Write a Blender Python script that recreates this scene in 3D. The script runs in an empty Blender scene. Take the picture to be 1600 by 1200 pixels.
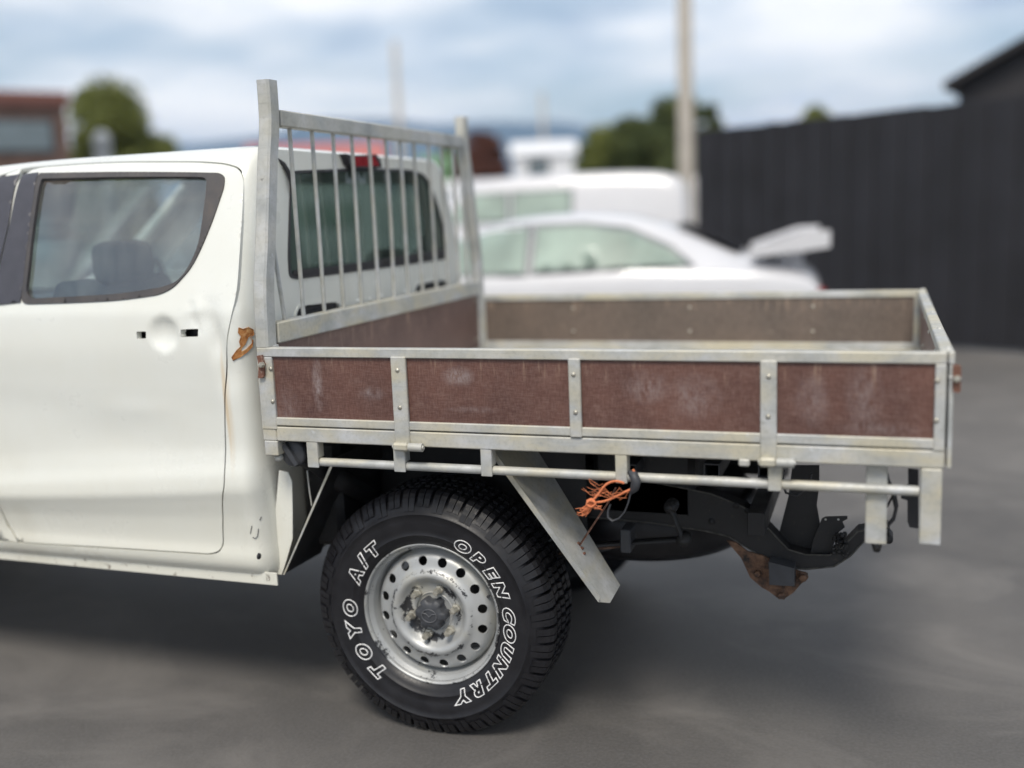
import bpy, bmesh, math, random
import numpy as np
from mathutils import Vector, Matrix
from mathutils.geometry import delaunay_2d_cdt
random.seed(7)
R = math.radians
PI = math.pi
S = bpy.context.scene
COL = S.collection

# ------------------------------------------------------------------ camera
CAM_C = Vector((1.7035, -2.5528, 1.5769))
YAW, PITCH, ROLL, FPX = .3455, -.165, -.04, 1617.2
_r0 = Vector((math.cos(YAW), math.sin(YAW), 0)); _f0 = Vector((-math.sin(YAW), math.cos(YAW), 0)); _u0 = Vector((0, 0, 1))
_f = _f0*math.cos(PITCH) + _u0*math.sin(PITCH); _u = -_f0*math.sin(PITCH) + _u0*math.cos(PITCH)
CR = _r0*math.cos(ROLL) + _u*math.sin(ROLL); CU = -_r0*math.sin(ROLL) + _u*math.cos(ROLL); CF = _f
cd = bpy.data.cameras.new('camera'); cam = bpy.data.objects.new('camera', cd); COL.objects.link(cam)
m = Matrix.Identity(4)
for i in range(3):
    m[i][0] = CR[i]; m[i][1] = CU[i]; m[i][2] = -CF[i]; m[i][3] = CAM_C[i]
cam.matrix_world = m
cd.sensor_width = 36; cd.lens = 36*FPX/1600; cd.clip_end = 20000; cd.clip_start = .05
cd.dof.use_dof = True; cd.dof.focus_distance = 2.92; cd.dof.aperture_fstop = .68
S.camera = cam

# ------------------------------------------------------------------ sky, sun, exposure
SUN_EL, SUN_ROT = R(54), R(172)
W_ = bpy.data.worlds.new('World'); S.world = W_; W_.use_nodes = True
nt = W_.node_tree; nt.nodes.clear(); N = nt.nodes.new; L_ = nt.links.new
def wmath(op, a, b):
    n = N('ShaderNodeMath'); n.operation = op
    for i, v in enumerate((a, b)):
        if v is None: continue
        if isinstance(v, (int, float)): n.inputs[i].default_value = v
        else: L_(v, n.inputs[i])
    return n.outputs[0]
sky = N('ShaderNodeTexSky'); sky.sky_type = 'NISHITA'; sky.sun_disc = False
sky.sun_elevation = SUN_EL; sky.sun_rotation = SUN_ROT; sky.air_density = 1.0; sky.dust_density = 1.0
tc = N('ShaderNodeTexCoord'); sp = N('ShaderNodeSeparateXYZ'); L_(tc.outputs['Generated'], sp.inputs[0])
zz = wmath('MAXIMUM', sp.outputs[2], 0.0)
zd = wmath('ADD', zz, .13)
u_ = wmath('DIVIDE', sp.outputs[0], zd); v_ = wmath('DIVIDE', sp.outputs[1], zd)
cb = N('ShaderNodeCombineXYZ'); L_(u_, cb.inputs[0]); L_(v_, cb.inputs[1])
def wnoise(scale, detail, rough, seed):
    mp = N('ShaderNodeMapping'); mp.inputs['Location'].default_value = (seed, seed*.7, seed*.3); L_(cb.outputs[0], mp.inputs['Vector'])
    n = N('ShaderNodeTexNoise'); n.inputs['Scale'].default_value = scale; n.inputs['Detail'].default_value = detail; n.inputs['Roughness'].default_value = rough
    L_(mp.outputs[0], n.inputs['Vector']); return n.outputs[0]
def ramp(nt, fac, stops):
    r = nt.nodes.new('ShaderNodeValToRGB'); e = r.color_ramp.elements
    while len(e) < len(stops): e.new(.5)
    for el, (p, c) in zip(e, stops):
        el.position = p; el.color = (c[0], c[1], c[2], 1) if isinstance(c, tuple) else (c, c, c, 1)
    nt.links.new(fac, r.inputs[0]); return r.outputs[0]
cover = ramp(nt, wnoise(.85, 6, .55, 3.1), [(.33, 0.0), (.58, 1.0)])
shade = ramp(nt, wnoise(1.05, 5, .55, 11.3), [(.34, (5.3, 6.2, 7.5)), (.44, (8.9, 9.5, 10.1)), (.54, (12.0, 11.9, 11.7)), (.7, (13.5, 13.2, 12.6))])
lowc = ramp(nt, zz, [(.0, 1.0), (.05, .6), (.12, 0.0)])
warm = N('ShaderNodeMixRGB'); warm.blend_type = 'MULTIPLY'; L_(wmath('MULTIPLY', lowc, .6), warm.inputs[0]); L_(shade, warm.inputs[1]); warm.inputs[2].default_value = (1.12, 1.04, .93, 1)
mx = N('ShaderNodeMixRGB'); L_(cover, mx.inputs[0]); L_(warm.outputs[0], mx.inputs[2])
sb = N('ShaderNodeMixRGB'); sb.blend_type = 'MULTIPLY'; sb.inputs[0].default_value = 1; sb.inputs[2].default_value = (1.45, 1.3, 1.15, 1); L_(sky.outputs[0], sb.inputs[1])
L_(sb.outputs[0], mx.inputs[1])
bg = N('ShaderNodeBackground'); bg.inputs[1].default_value = .096; L_(mx.outputs[0], bg.inputs[0])
wo = N('ShaderNodeOutputWorld'); L_(bg.outputs[0], wo.inputs[0])
sl = bpy.data.lights.new('sun', 'SUN'); sun = bpy.data.objects.new('sun', sl); COL.objects.link(sun)
sd = Vector((math.sin(SUN_ROT)*math.cos(SUN_EL), math.cos(SUN_ROT)*math.cos(SUN_EL), math.sin(SUN_EL)))
sun.rotation_euler = sd.to_track_quat('Z', 'Y').to_euler(); sl.energy = 2.9; sl.angle = R(18); sl.color = (1, .94, .84)
S.view_settings.view_transform = 'Standard'; S.view_settings.look = 'None'; S.view_settings.gamma = 1
S.view_settings.use_curve_mapping = False; S.view_settings.exposure = 0.22
S.render.engine = 'CYCLES'

# ------------------------------------------------------------------ helpers
def ray(px, py): return CF + CR*((px-800)/FPX) - CU*((py-600)/FPX)
def at(px, py, X=None, Y=None, Z=None, D=None):
    """the point of the real plane X, Y or Z = value (or at depth D) seen in a direction"""
    d = ray(px, py)
    if D is not None: t = D
    elif X is not None: t = (X-CAM_C.x)/d.x
    elif Y is not None: t = (Y-CAM_C.y)/d.y
    else: t = (Z-CAM_C.z)/d.z
    return CAM_C + d*t
def at_plane(px, py, p, n):
    d = ray(px, py); return CAM_C + d*((p-CAM_C).dot(n)/d.dot(n))
def empty(name, label=None, cat=None, loc=(0, 0, 0), group=None, kind=None, rz=0):
    o = bpy.data.objects.new(name, None); COL.objects.link(o); o.location = loc; o.rotation_euler[2] = rz
    return tag(o, label, cat, group, kind)
def tag(o, label=None, cat=None, group=None, kind=None):
    for k, v in (('label', label), ('category', cat), ('group', group), ('kind', kind)):
        if v: o[k] = v
    return o
def link(name, me, parent=None, mat=None):
    o = bpy.data.objects.new(name, me); COL.objects.link(o)
    if parent: o.parent = parent
    if mat is not None and not me.materials: me.materials.append(mat)
    return o
class MB:
    def __init__(s): s.v = []; s.f = []; s.sm = []
    def add(s, vs, fs, smooth=False):
        b = len(s.v); s.v += [tuple(v) for v in vs]; s.f += [tuple(b+i for i in f) for f in fs]; s.sm += [smooth]*len(fs); return s
    def box(s, x0, x1, y0, y1, z0, z1, bev=.002):
        bm = bmesh.new(); bmesh.ops.create_cube(bm, size=1)
        for v in bm.verts: v.co = ((x0+x1)/2+v.co.x*(x1-x0), (y0+y1)/2+v.co.y*(y1-y0), (z0+z1)/2+v.co.z*(z1-z0))
        if bev > 0: bmesh.ops.bevel(bm, geom=bm.edges[:], offset=min(bev, .3*min(abs(x1-x0), abs(y1-y0), abs(z1-z0))), segments=1, affect='EDGES')
        bm.verts.ensure_lookup_table(); s.add([v.co for v in bm.verts], [[v.index for v in f.verts] for f in bm.faces]); bm.free(); return s
    def tube(s, pts, r, n=10, caps=True, flat=1.0):
        pts = [Vector(p) for p in pts]; rs = r if isinstance(r, (list, tuple)) else [r]*len(pts)
        vs = []; fs = []; up = None
        for i, p in enumerate(pts):
            t = (pts[min(i+1, len(pts)-1)] - pts[max(i-1, 0)]).normalized()
            if up is None: up = Vector((0, 0, 1)) if abs(t.z) < .9 else Vector((1, 0, 0))
            a = t.cross(up).normalized(); b = a.cross(t).normalized(); up = b
            for k in range(n):
                w = 2*PI*k/n; vs.append(p + a*math.cos(w)*rs[i] + b*math.sin(w)*rs[i]*flat)
        for i in range(len(pts)-1):
            for k in range(n): fs.append((i*n+k, i*n+(k+1) % n, (i+1)*n+(k+1) % n, (i+1)*n+k))
        s.add(vs, fs, True)
        if caps: s.add(vs[:n], [tuple(range(n))[::-1]]); s.add(vs[-n:], [tuple(range(n))])
        return s
    def hexa(s, c):
        """8 corners: bottom 4 then top 4"""
        return s.add(c, [(0, 3, 2, 1), (4, 5, 6, 7), (0, 1, 5, 4), (1, 2, 6, 5), (2, 3, 7, 6), (3, 0, 4, 7)])
    def prism(s, poly, vec, smooth=False):
        """polygon of 3-D points swept by a vector"""
        n = len(poly); p = [Vector(q) for q in poly]; v = Vector(vec)
        s.add(p + [q+v for q in p], [tuple(range(n))[::-1], tuple(range(n, 2*n))])
        s.add(p + [q+v for q in p], [(i, (i+1) % n, n+(i+1) % n, n+i) for i in range(n)], smooth); return s
    def lathe(s, prof, c, n=64, axis='Y', smooth=True, a0=0, a1=2*PI):
        """profile of (r, y) about the Y axis through c"""
        vs = []; full = abs(a1-a0-2*PI) < 1e-6; m_ = n if full else n+1
        for r, y in prof:
            for k in range(m_):
                a = a0+(a1-a0)*k/n
                if axis == 'Y': vs.append((c[0]+r*math.cos(a), c[1]+y, c[2]+r*math.sin(a)))
                elif axis == 'X': vs.append((c[0]+y, c[1]+r*math.cos(a), c[2]+r*math.sin(a)))
                else: vs.append((c[0]+r*math.cos(a), c[1]+r*math.sin(a), c[2]+y))
        fs = []
        for i in range(len(prof)-1):
            for k in range(n): fs.append((i*m_+k, i*m_+(k+1) % m_, (i+1)*m_+(k+1) % m_, (i+1)*m_+k))
        return s.add(vs, fs, smooth)
    def build(s, name, mat, parent=None, recalc=True):
        me = bpy.data.meshes.new(name); me.from_pydata(s.v, [], s.f); me.polygons.foreach_set('use_smooth', s.sm)
        if recalc:
            bm = bmesh.new(); bm.from_mesh(me); bmesh.ops.recalc_face_normals(bm, faces=bm.faces[:]); bm.to_mesh(me); bm.free()
        me.update()
        return link(name, me, parent, mat)
def box(name, mat, parent, *a, **k): return MB().box(*a, **k).build(name, mat, parent)

def pip(P, poly):
    x, y = P[:, 0], P[:, 1]; ins = np.zeros(len(P), bool); n = len(poly)
    for i in range(n):
        x1, y1 = poly[i]; x2, y2 = poly[(i+1) % n]
        if y1 == y2: continue
        c = ((y1 > y) != (y2 > y)) & (x < (x2-x1)*(y-y1)/(y2-y1)+x1); ins ^= c
    return ins
def edist(P, poly):
    d = np.full(len(P), 1e9); n = len(poly)
    for i in range(n):
        a = np.array(poly[i]); b = np.array(poly[(i+1) % n]); ab = b-a; t = np.clip(((P-a)@ab)/max(ab@ab, 1e-12), 0, 1)
        d = np.minimum(d, np.linalg.norm(P-(a+t[:, None]*ab), axis=1))
    return d
def dens(poly, st):
    o = []
    for i in range(len(poly)):
        a = Vector(poly[i]); b = Vector(poly[(i+1) % len(poly)]); k = max(1, int(math.ceil((b-a).length/st)))
        for j in range(k): q = a.lerp(b, j/k); o.append((q.x, q.y))
    return o
def rnd(poly, r, n=5):
    """round the corners of a polygon; r one number or one per corner"""
    o = []; N_ = len(poly)
    for i in range(N_):
        p = Vector(poly[i]); a = Vector(poly[i-1]); b = Vector(poly[(i+1) % N_]); ri = r[i] if isinstance(r, (list, tuple)) else r
        da = (a-p); db = (b-p); k = min(ri, .45*da.length, .45*db.length)
        if k < 1e-4: o.append((p.x, p.y)); continue
        A = p+da.normalized()*k; B = p+db.normalized()*k
        for j in range(n+1):
            t = j/n; q = A*(1-t)**2 + p*2*t*(1-t) + B*t*t; o.append((q.x, q.y))
    return o
def offs(poly, d):
    """offset a polygon outwards (d > 0)"""
    n = len(poly); ar = sum(poly[i][0]*poly[(i+1) % n][1]-poly[(i+1) % n][0]*poly[i][1] for i in range(n)); sg = 1 if ar > 0 else -1; o = []
    for i in range(n):
        a = Vector(poly[i-1]); p = Vector(poly[i]); b = Vector(poly[(i+1) % n])
        e1 = (p-a).normalized(); e2 = (b-p).normalized()
        n1 = Vector((e1.y, -e1.x)); n2 = Vector((e2.y, -e2.x)); q = (n1+n2)
        if q.length < 1e-6: q = n1
        q.normalize(); k = d/max(.5, q.dot(n1)); o.append((p.x+sg*q.x*k, p.y+sg*q.y*k))
    return o
def skin(name, outer, holes, fmap, step, mat, depth, parent, out=Vector((0, -1, 0)), dens_step=None, smooth=True):
    """a sheet of metal: a flat outline with holes, triangulated finely and bent by fmap(u, v) -> Vector; edges turned in by depth"""
    ds = dens_step or step*.8
    loops = [dens(outer, ds)] + [dens(h, ds) for h in holes]
    o = np.array(outer); x0, y0 = o.min(0); x1, y1 = o.max(0)
    gx = np.arange(x0+step/2, x1, step); gy = np.arange(y0+step/2, y1, step*.9)
    G = np.array([(a+(j % 2)*step/2, b) for j, b in enumerate(gy) for a in gx])
    if len(G):
        k = pip(G, outer)
        for h in holes: k &= ~pip(G, h)
        G = G[k]
        if len(G):
            k = np.ones(len(G), bool)
            for lp in [outer]+list(holes): k &= edist(G, lp) > step*.45
            G = G[k]
    vs = []; ed = []
    for lp in loops:
        b = len(vs); vs += lp; ed += [(b+i, b+(i+1) % len(lp)) for i in range(len(lp))]
    vs += [tuple(g) for g in G]
    res = delaunay_2d_cdt([Vector(v) for v in vs], ed, [], 0, 1e-6)
    V = res[0]; F = res[2]
    cen = np.array([[sum(V[i][0] for i in f)/3, sum(V[i][1] for i in f)/3] for f in F])
    k = pip(cen, outer)
    for h in holes: k &= ~pip(cen, h)
    bm = bmesh.new(); bv = [bm.verts.new(fmap(v[0], v[1])) for v in V]
    for f, q in zip(F, k):
        if q:
            try: bm.faces.new([bv[i] for i in f])
            except ValueError: pass
    for v in [v for v in bm.verts if not v.link_faces]: bm.verts.remove(v)
    bmesh.ops.recalc_face_normals(bm, faces=bm.faces[:])
    bm.normal_update()
    acc = Vector((0, 0, 0))
    for f in bm.faces: acc += f.normal*f.calc_area()
    if acc.dot(out) < 0:
        bmesh.ops.reverse_faces(bm, faces=bm.faces[:])
    bm.normal_update()
    if depth > 0:
        be = [e for e in bm.edges if e.is_boundary]
        nm = {}
        for v in bm.verts: nm[v] = v.normal.copy()
        for e in be: e.smooth = False
        r = bmesh.ops.extrude_edge_only(bm, edges=be)
        nv = [g for g in r['geom'] if isinstance(g, bmesh.types.BMVert)]
        co = {}
        for v in nv:
            for e in v.link_edges:
                w = e.other_vert(v)
                if w in nm and (w.co-v.co).length < 1e-7: co[v] = v.co - nm[w]*depth; break
        for v, c in co.items(): v.co = c
    for f in bm.faces: f.smooth = smooth
    me = bpy.data.meshes.new(name); bm.to_mesh(me); bm.free()
    return link(name, me, parent, mat)
ZR = 1.793
def interp(tab, z):
    """monotone smooth interpolation of a table of (z, value)"""
    if z <= tab[0][0]: return tab[0][1]
    if z >= tab[-1][0]: return tab[-1][1]
    for i in range(len(tab)-1):
        z0, a = tab[i]; z1, b = tab[i+1]
        if z <= z1:
            h = z1-z0; t = (z-z0)/h; d = (b-a)/h
            def sl(j):
                if j <= 0 or j >= len(tab)-1: return None
                s0 = (tab[j][1]-tab[j-1][1])/(tab[j][0]-tab[j-1][0]); s1 = (tab[j+1][1]-tab[j][1])/(tab[j+1][0]-tab[j][0])
                return 0 if s0*s1 <= 0 else 2*s0*s1/(s0+s1)
            m0 = sl(i); m1 = sl(i+1); m0 = d if m0 is None else m0; m1 = d if m1 is None else m1
            return (2*t**3-3*t*t+1)*a+(t**3-2*t*t+t)*h*m0+(-2*t**3+3*t*t)*b+(t**3-t*t)*h*m1
def dup(o, parent=None, loc=None, label=None):
    c = o.copy(); COL.objects.link(c)
    if parent: c.parent = parent
    if loc is not None: c.location = loc
    if label: c['label'] = label
    for ch in [q for q in bpy.data.objects if q.parent == o]: dup(ch, c)
    return c

# ------------------------------------------------------------------ materials
class Mt:
    def __init__(s, name):
        s.m = bpy.data.materials.new(name); s.m.use_nodes = True; s.t = s.m.node_tree; s.b = s.t.nodes['Principled BSDF']; s.g = None
        s.pos = s.t.nodes.new('ShaderNodeNewGeometry').outputs['Position']
    def n(s, k): return s.t.nodes.new(k)
    def l(s, a, b): s.t.links.new(a, b)
    def noise(s, scale, detail=4, rough=.6, stretch=(1, 1, 1), dist=0):
        mp = s.n('ShaderNodeMapping'); mp.inputs['Scale'].default_value = stretch; s.l(s.pos, mp.inputs[0])
        q = s.n('ShaderNodeTexNoise'); q.inputs['Scale'].default_value = scale; q.inputs['Detail'].default_value = detail; q.inputs['Roughness'].default_value = rough; q.inputs['Distortion'].default_value = dist
        s.l(mp.outputs[0], q.inputs['Vector']); return q.outputs[0]
    def ramp(s, fac, stops): return ramp(s.t, fac, stops)
    def mix(s, fac, a, b, mode='MIX'):
        q = s.n('ShaderNodeMixRGB'); q.blend_type = mode
        for i, v in enumerate((fac, a, b)):
            if isinstance(v, (int, float)): q.inputs[i].default_value = v if i == 0 else (v, v, v, 1)
            elif isinstance(v, tuple): q.inputs[i].default_value = (*v, 1)
            else: s.l(v, q.inputs[i])
        return q.outputs[0]
    def math(s, op, a, b=0.0):
        q = s.n('ShaderNodeMath'); q.operation = op
        for i, v in enumerate((a, b)):
            if isinstance(v, (int, float)): q.inputs[i].default_value = v
            else: s.l(v, q.inputs[i])
        return q.outputs[0]
    def xyz(s): q = s.n('ShaderNodeSeparateXYZ'); s.l(s.pos, q.inputs[0]); return q.outputs
    def blob(s, c, r, soft=.5):
        """mask of an ellipsoid-shaped stain in the world"""
        mp = s.n('ShaderNodeMapping'); mp.vector_type = 'TEXTURE'; mp.inputs['Location'].default_value = c; mp.inputs['Scale'].default_value = r; s.l(s.pos, mp.inputs[0])
        q = s.n('ShaderNodeVectorMath'); q.operation = 'LENGTH'; s.l(mp.outputs[0], q.inputs[0])
        return s.ramp(q.outputs['Value'], [(max(0, .9-soft), 1.0), (1.0, 0.0)])
    def col(s, v):
        if isinstance(v, tuple): s.b.inputs['Base Color'].default_value = (*v, 1)
        else: s.l(v, s.b.inputs['Base Color'])
    def set(s, rough=.5, metal=0, coat=0, spec=None):
        for k, v in (('Roughness', rough), ('Metallic', metal), ('Coat Weight', coat), ('Specular IOR Level', spec)):
            if v is None: continue
            if isinstance(v, (int, float)): s.b.inputs[k].default_value = v
            else: s.l(v, s.b.inputs[k])
    def bump(s, h, strength=.3, dist=.002):
        q = s.n('ShaderNodeBump'); q.inputs['Strength'].default_value = strength; q.inputs['Distance'].default_value = dist; s.l(h, q.inputs['Height']); s.l(q.outputs[0], s.b.inputs['Normal'])
def simple(name, c, rough=.5, metal=0, coat=0, var=.25, scale=20, bump=0):
    t = Mt(name); n = t.noise(scale, 5)
    t.col(t.ramp(n, [(.3, tuple(x*(1-var) for x in c)), (.7, tuple(min(1, x*(1+var)) for x in c))])); t.set(rough, metal, coat)
    if bump: t.bump(n, bump)
    return t.m

t = Mt('cab_paint')
x_, y_, z_ = t.xyz()
dirt = t.noise(3.2, 7, .65); fine = t.noise(40, 6, .7); streak = t.noise(22, 4, .6, (1, 1, .08))
lowz = t.ramp(z_, [(.48, 1.0), (.80, .35), (1.0, .05)])
base = t.mix(t.math('MULTIPLY', lowz, .6), (.715, .728, .685), (.64, .62, .52))
base = t.mix(t.math('MULTIPLY', t.ramp(dirt, [(.42, 0.0), (.7, 1.0)]), .22), base, (.62, .60, .50))
base = t.mix(t.math('MULTIPLY', t.ramp(fine, [(.62, 0.0), (.75, 1.0)]), .14), base, (.4, .38, .33))
base = t.mix(t.math('MULTIPLY', t.math('MULTIPLY', t.ramp(streak, [(.5, 0.0), (.72, 1.0)]), t.ramp(x_, [(.0, 0.0), (1, 1.0)])), .3), base, (.45, .43, .38))
rstain = t.math('MULTIPLY', t.blob((-.120, -.02, 1.02), (.018, .2, .22), .6), t.ramp(t.noise(30, 4, .6, (1, 1, .1)), [(.38, 0.0), (.62, 1.0)]))
base = t.mix(t.math('MULTIPLY', rstain, .28), base, (.55, .36, .14))
rs2 = t.math('MULTIPLY', t.blob((-.128, 0, 1.05), (.008, .3, .20), .5), .4)
base = t.mix(rs2, base, (.55, .36, .14))
spk = t.math('MULTIPLY', t.ramp(t.noise(38, 5, .75), [(.60, 0.0), (.66, 1.0)]), t.ramp(z_, [(.495, 1.0), (.515, 0.0)]))
base = t.mix(t.math('MULTIPLY', spk, .8), base, (.10, .065, .04))
base = t.mix(t.math('MULTIPLY', t.ramp(t.noise(2.6, 7, .7, (1, 1, .5)), [(.50, 0.0), (.70, 1.0)]), t.math('MULTIPLY', lowz, .35)), base, (.40, .36, .26))
t.col(base); t.set(t.ramp(dirt, [(.3, .22), (.7, .42)]), 0, .6); t.b.inputs['Coat Roughness'].default_value = .12
t.bump(fine, .04, .001)
M_PAINT = t.m

def galv(name, warm):
    t = Mt(name)
    x_, y_, z_ = t.xyz()
    a = t.noise(9, 6, .6); b = t.noise(70, 5, .7); c = t.noise(5, 4, .55, (1, 1, 2.2), .5); sc = t.noise(60, 4, .7, (.06, 1, 1))
    base = t.ramp(a, [(.3, (.31, .32, .315)), (.5, (.43, .44, .43)), (.7, (.54, .55, .56))])
    wm = t.math('MULTIPLY', t.ramp(c, [(.40, 0.0), (.62, 1.0)]), warm)
    base = t.mix(wm, base, (.52, .48, .36))
    base = t.mix(t.math('MULTIPLY', t.ramp(b, [(.5, 0.0), (.72, 1.0)]), .35), base, (.25, .25, .235))
    base = t.mix(t.math('MULTIPLY', t.ramp(sc, [(.6, 0.0), (.75, 1.0)]), .4), base, (.2, .19, .16))
    spot = t.ramp(t.noise(26, 3, .6), [(.68, 0.0), (.74, 1.0)])
    base = t.mix(t.math('MULTIPLY', spot, .35), base, (.66, .69, .72))
    t.col(base); t.set(t.ramp(b, [(.3, .45), (.7, .68)]), .25); t.bump(b, .25, .0012)
    return t.m
M_GALV = galv('galvanised_steel', .8); M_GALV2 = galv('galvanised_grey', .3)

def ply(name, ca, cb_, cpale, scuffs, grey=.0):
    t = Mt(name)
    big = t.noise(4.5, 6, .6); w1 = t.noise(420, 2, .6, (1, 1, .12)); w2 = t.noise(420, 2, .6, (.12, .12, 1)); med = t.noise(30, 6, .7); vs = t.noise(55, 4, .65, (1, 1, .10))
    base = t.ramp(big, [(.3, ca), (.7, cb_)])
    weave = t.math('ADD', t.math('MULTIPLY', w1, .5), t.math('MULTIPLY', w2, .5))
    base = t.mix(t.math('MULTIPLY', t.ramp(weave, [(.46, 0.0), (.60, 1.0)]), .26), base, cpale)
    base = t.mix(t.math('MULTIPLY', t.ramp(weave, [(.36, 1.0), (.47, 0.0)]), .25), base, tuple(v*.4 for v in ca))
    base = t.mix(t.math('MULTIPLY', t.ramp(med, [(.55, 0.0), (.75, 1.0)]), .35), base, cpale)
    z_ = t.xyz()[2]
    up = t.ramp(t.math('ADD', t.math('MULTIPLY', z_, 5), -5.0), [(.6, 0.0), (.95, 1.0)])
    base = t.mix(t.math('MULTIPLY', t.math('MULTIPLY', up, t.ramp(vs, [(.55, 0.0), (.68, 1.0)])), .5), base, (.42, .30, .22))
    for c, r, k in scuffs:
        mk = t.math('MULTIPLY', t.blob(c, r, .85), t.ramp(t.noise(60, 7, .75, (1, 1, .5)), [(.38, 0.0), (.66, 1.0)]))
        base = t.mix(t.math('MULTIPLY', mk, k), base, (.36, .32, .32))
    t.col(base); t.set(.5, 0); t.bump(weave, .35, .001)
    return t.m
def sc(px, py, w, h, k): p = at(px, py, Y=.01); return ((p.x, .01, p.z), (w, .3, h), k)
M_PLY = ply('film_faced_plywood', (.072, .032, .026), (.138, .062, .046), (.23, .155, .13),
            [sc(497, 600, .022, .09, .8), sc(715, 588, .055, .032, .85), sc(580, 615, .05, .025, .5), sc(1010, 605, .07, .05, .5), sc(1085, 620, .08, .07, .45),
             sc(740, 640, .09, .012, .4), sc(1270, 625, .05, .08, .4), sc(1350, 620, .05, .11, .4), sc(450, 640, .05, .08, .35), sc(1380, 670, .12, .02, .3)])
M_PLYIN = ply('weathered_plywood', (.085, .066, .055), (.140, .104, .084), (.24, .20, .165), [])
M_PLYHB = ply('headboard_plywood', (.105, .062, .055), (.165, .10, .085), (.27, .20, .17), [])

t = Mt('tyre_rubber'); n1 = t.noise(18, 5); n2 = t.noise(160, 4)
t.col(t.ramp(n1, [(.3, (.008, .008, .010)), (.7, (.018, .018, .021))])); t.set(t.ramp(n2, [(.3, .30), (.7, .50)]), spec=.35); t.bump(n2, .15, .001); M_RUB = t.m
M_LET = simple('white_lettering', (.78, .78, .78), .5, var=.06)
t = Mt('rim_paint'); n1 = t.noise(13, 6, .75); n2 = t.noise(90, 6, .8); n3 = t.noise(6, 3)
b_ = t.ramp(n3, [(.3, (.33, .34, .34)), (.7, (.47, .48, .48))])
b_ = t.mix(t.math('MULTIPLY', t.ramp(t.noise(9, 5), [(.5, 0.0), (.7, 1.0)]), .35), b_, (.5, .46, .33))
x_, y_, z_ = t.xyz()
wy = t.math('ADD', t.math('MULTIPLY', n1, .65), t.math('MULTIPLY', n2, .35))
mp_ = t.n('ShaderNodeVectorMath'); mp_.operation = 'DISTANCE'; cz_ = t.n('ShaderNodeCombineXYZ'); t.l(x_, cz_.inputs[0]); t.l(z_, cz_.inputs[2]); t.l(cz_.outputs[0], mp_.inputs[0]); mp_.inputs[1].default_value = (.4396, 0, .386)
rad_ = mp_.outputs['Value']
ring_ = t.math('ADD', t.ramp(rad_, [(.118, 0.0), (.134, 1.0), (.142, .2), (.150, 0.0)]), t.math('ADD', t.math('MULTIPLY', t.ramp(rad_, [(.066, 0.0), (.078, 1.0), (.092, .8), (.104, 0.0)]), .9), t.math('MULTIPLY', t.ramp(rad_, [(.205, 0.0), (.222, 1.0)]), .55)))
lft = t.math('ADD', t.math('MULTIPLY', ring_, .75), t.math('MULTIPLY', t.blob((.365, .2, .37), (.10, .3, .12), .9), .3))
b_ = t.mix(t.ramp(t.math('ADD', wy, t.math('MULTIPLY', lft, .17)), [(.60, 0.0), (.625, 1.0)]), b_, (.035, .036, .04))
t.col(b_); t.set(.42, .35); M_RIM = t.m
M_NUT = simple('wheel_nut_metal', (.44, .42, .36), .4, .6, var=.3, scale=60)
t = Mt('black_chassis'); n1 = t.noise(14, 7, .75); n2 = t.noise(45, 6, .75)
b_ = t.ramp(n1, [(.35, (.007, .007, .008)), (.65, (.018, .018, .019))])
b_ = t.mix(t.math('MULTIPLY', t.ramp(n2, [(.60, 0.0), (.70, 1.0)]), .5), b_, (.075, .058, .042))
t.col(b_); t.set(t.ramp(n1, [(.3, .42), (.7, .7)])); t.bump(n2, .3, .002); M_BLK = t.m
M_EDGE = simple('black_edge_highlight', (.06, .058, .052), .5, var=.6, scale=50)  # lighter grey paints the highlight lines along the black rail flanges
M_DARK = simple('black_plastic', (.028, .028, .032), .5, var=.25)
M_CAPG = simple('fuel_cap_plastic', (.045, .048, .055), .55, var=.2)
t = Mt('window_trim'); n1 = t.noise(8, 5, .7, (1, 1, 1)); t.col(t.ramp(n1, [(.35, (.05, .048, .052)), (.6, (.075, .068, .066)), (.8, (.12, .10, .085))])); t.set(.6); M_TRIM = t.m
M_PILL = simple('pillar_film', (.055, .055, .068), .42, var=.12)
t = Mt('rust'); n1 = t.noise(60, 7, .75); t.col(t.ramp(n1, [(.3, (.14, .045, .015)), (.48, (.38, .15, .04)), (.66, (.60, .36, .16))])); t.set(.85); t.bump(n1, .6, .003); M_RUST = t.m
t = Mt('rusty_bracket'); n1 = t.noise(25, 7, .75); t.col(t.ramp(n1, [(.40, (.022, .019, .018)), (.50, (.10, .055, .035)), (.60, (.17, .095, .058)), (.72, (.27, .16, .10))])); t.set(.8); t.bump(n1, .5, .003); M_RUSTB = t.m
t = Mt('rusty_latch'); n1 = t.noise(90, 6, .75); t.col(t.ramp(n1, [(.35, (.10, .045, .03)), (.55, (.20, .095, .065)), (.72, (.38, .33, .28))])); t.set(.7, .2); t.bump(n1, .4, .002); M_LATCH = t.m
M_ROPE = simple('orange_twine', (.62, .20, .085), .75, var=.3, scale=300)
M_SEAT = simple('grey_seat_fabric', (.07, .075, .08), .9, var=.2, scale=200)
M_INT = simple('cabin_plastic', (.10, .105, .11), .7, var=.1)
M_RED = simple('red_lens', (.35, .012, .02), .15, coat=1, var=.1)

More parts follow.
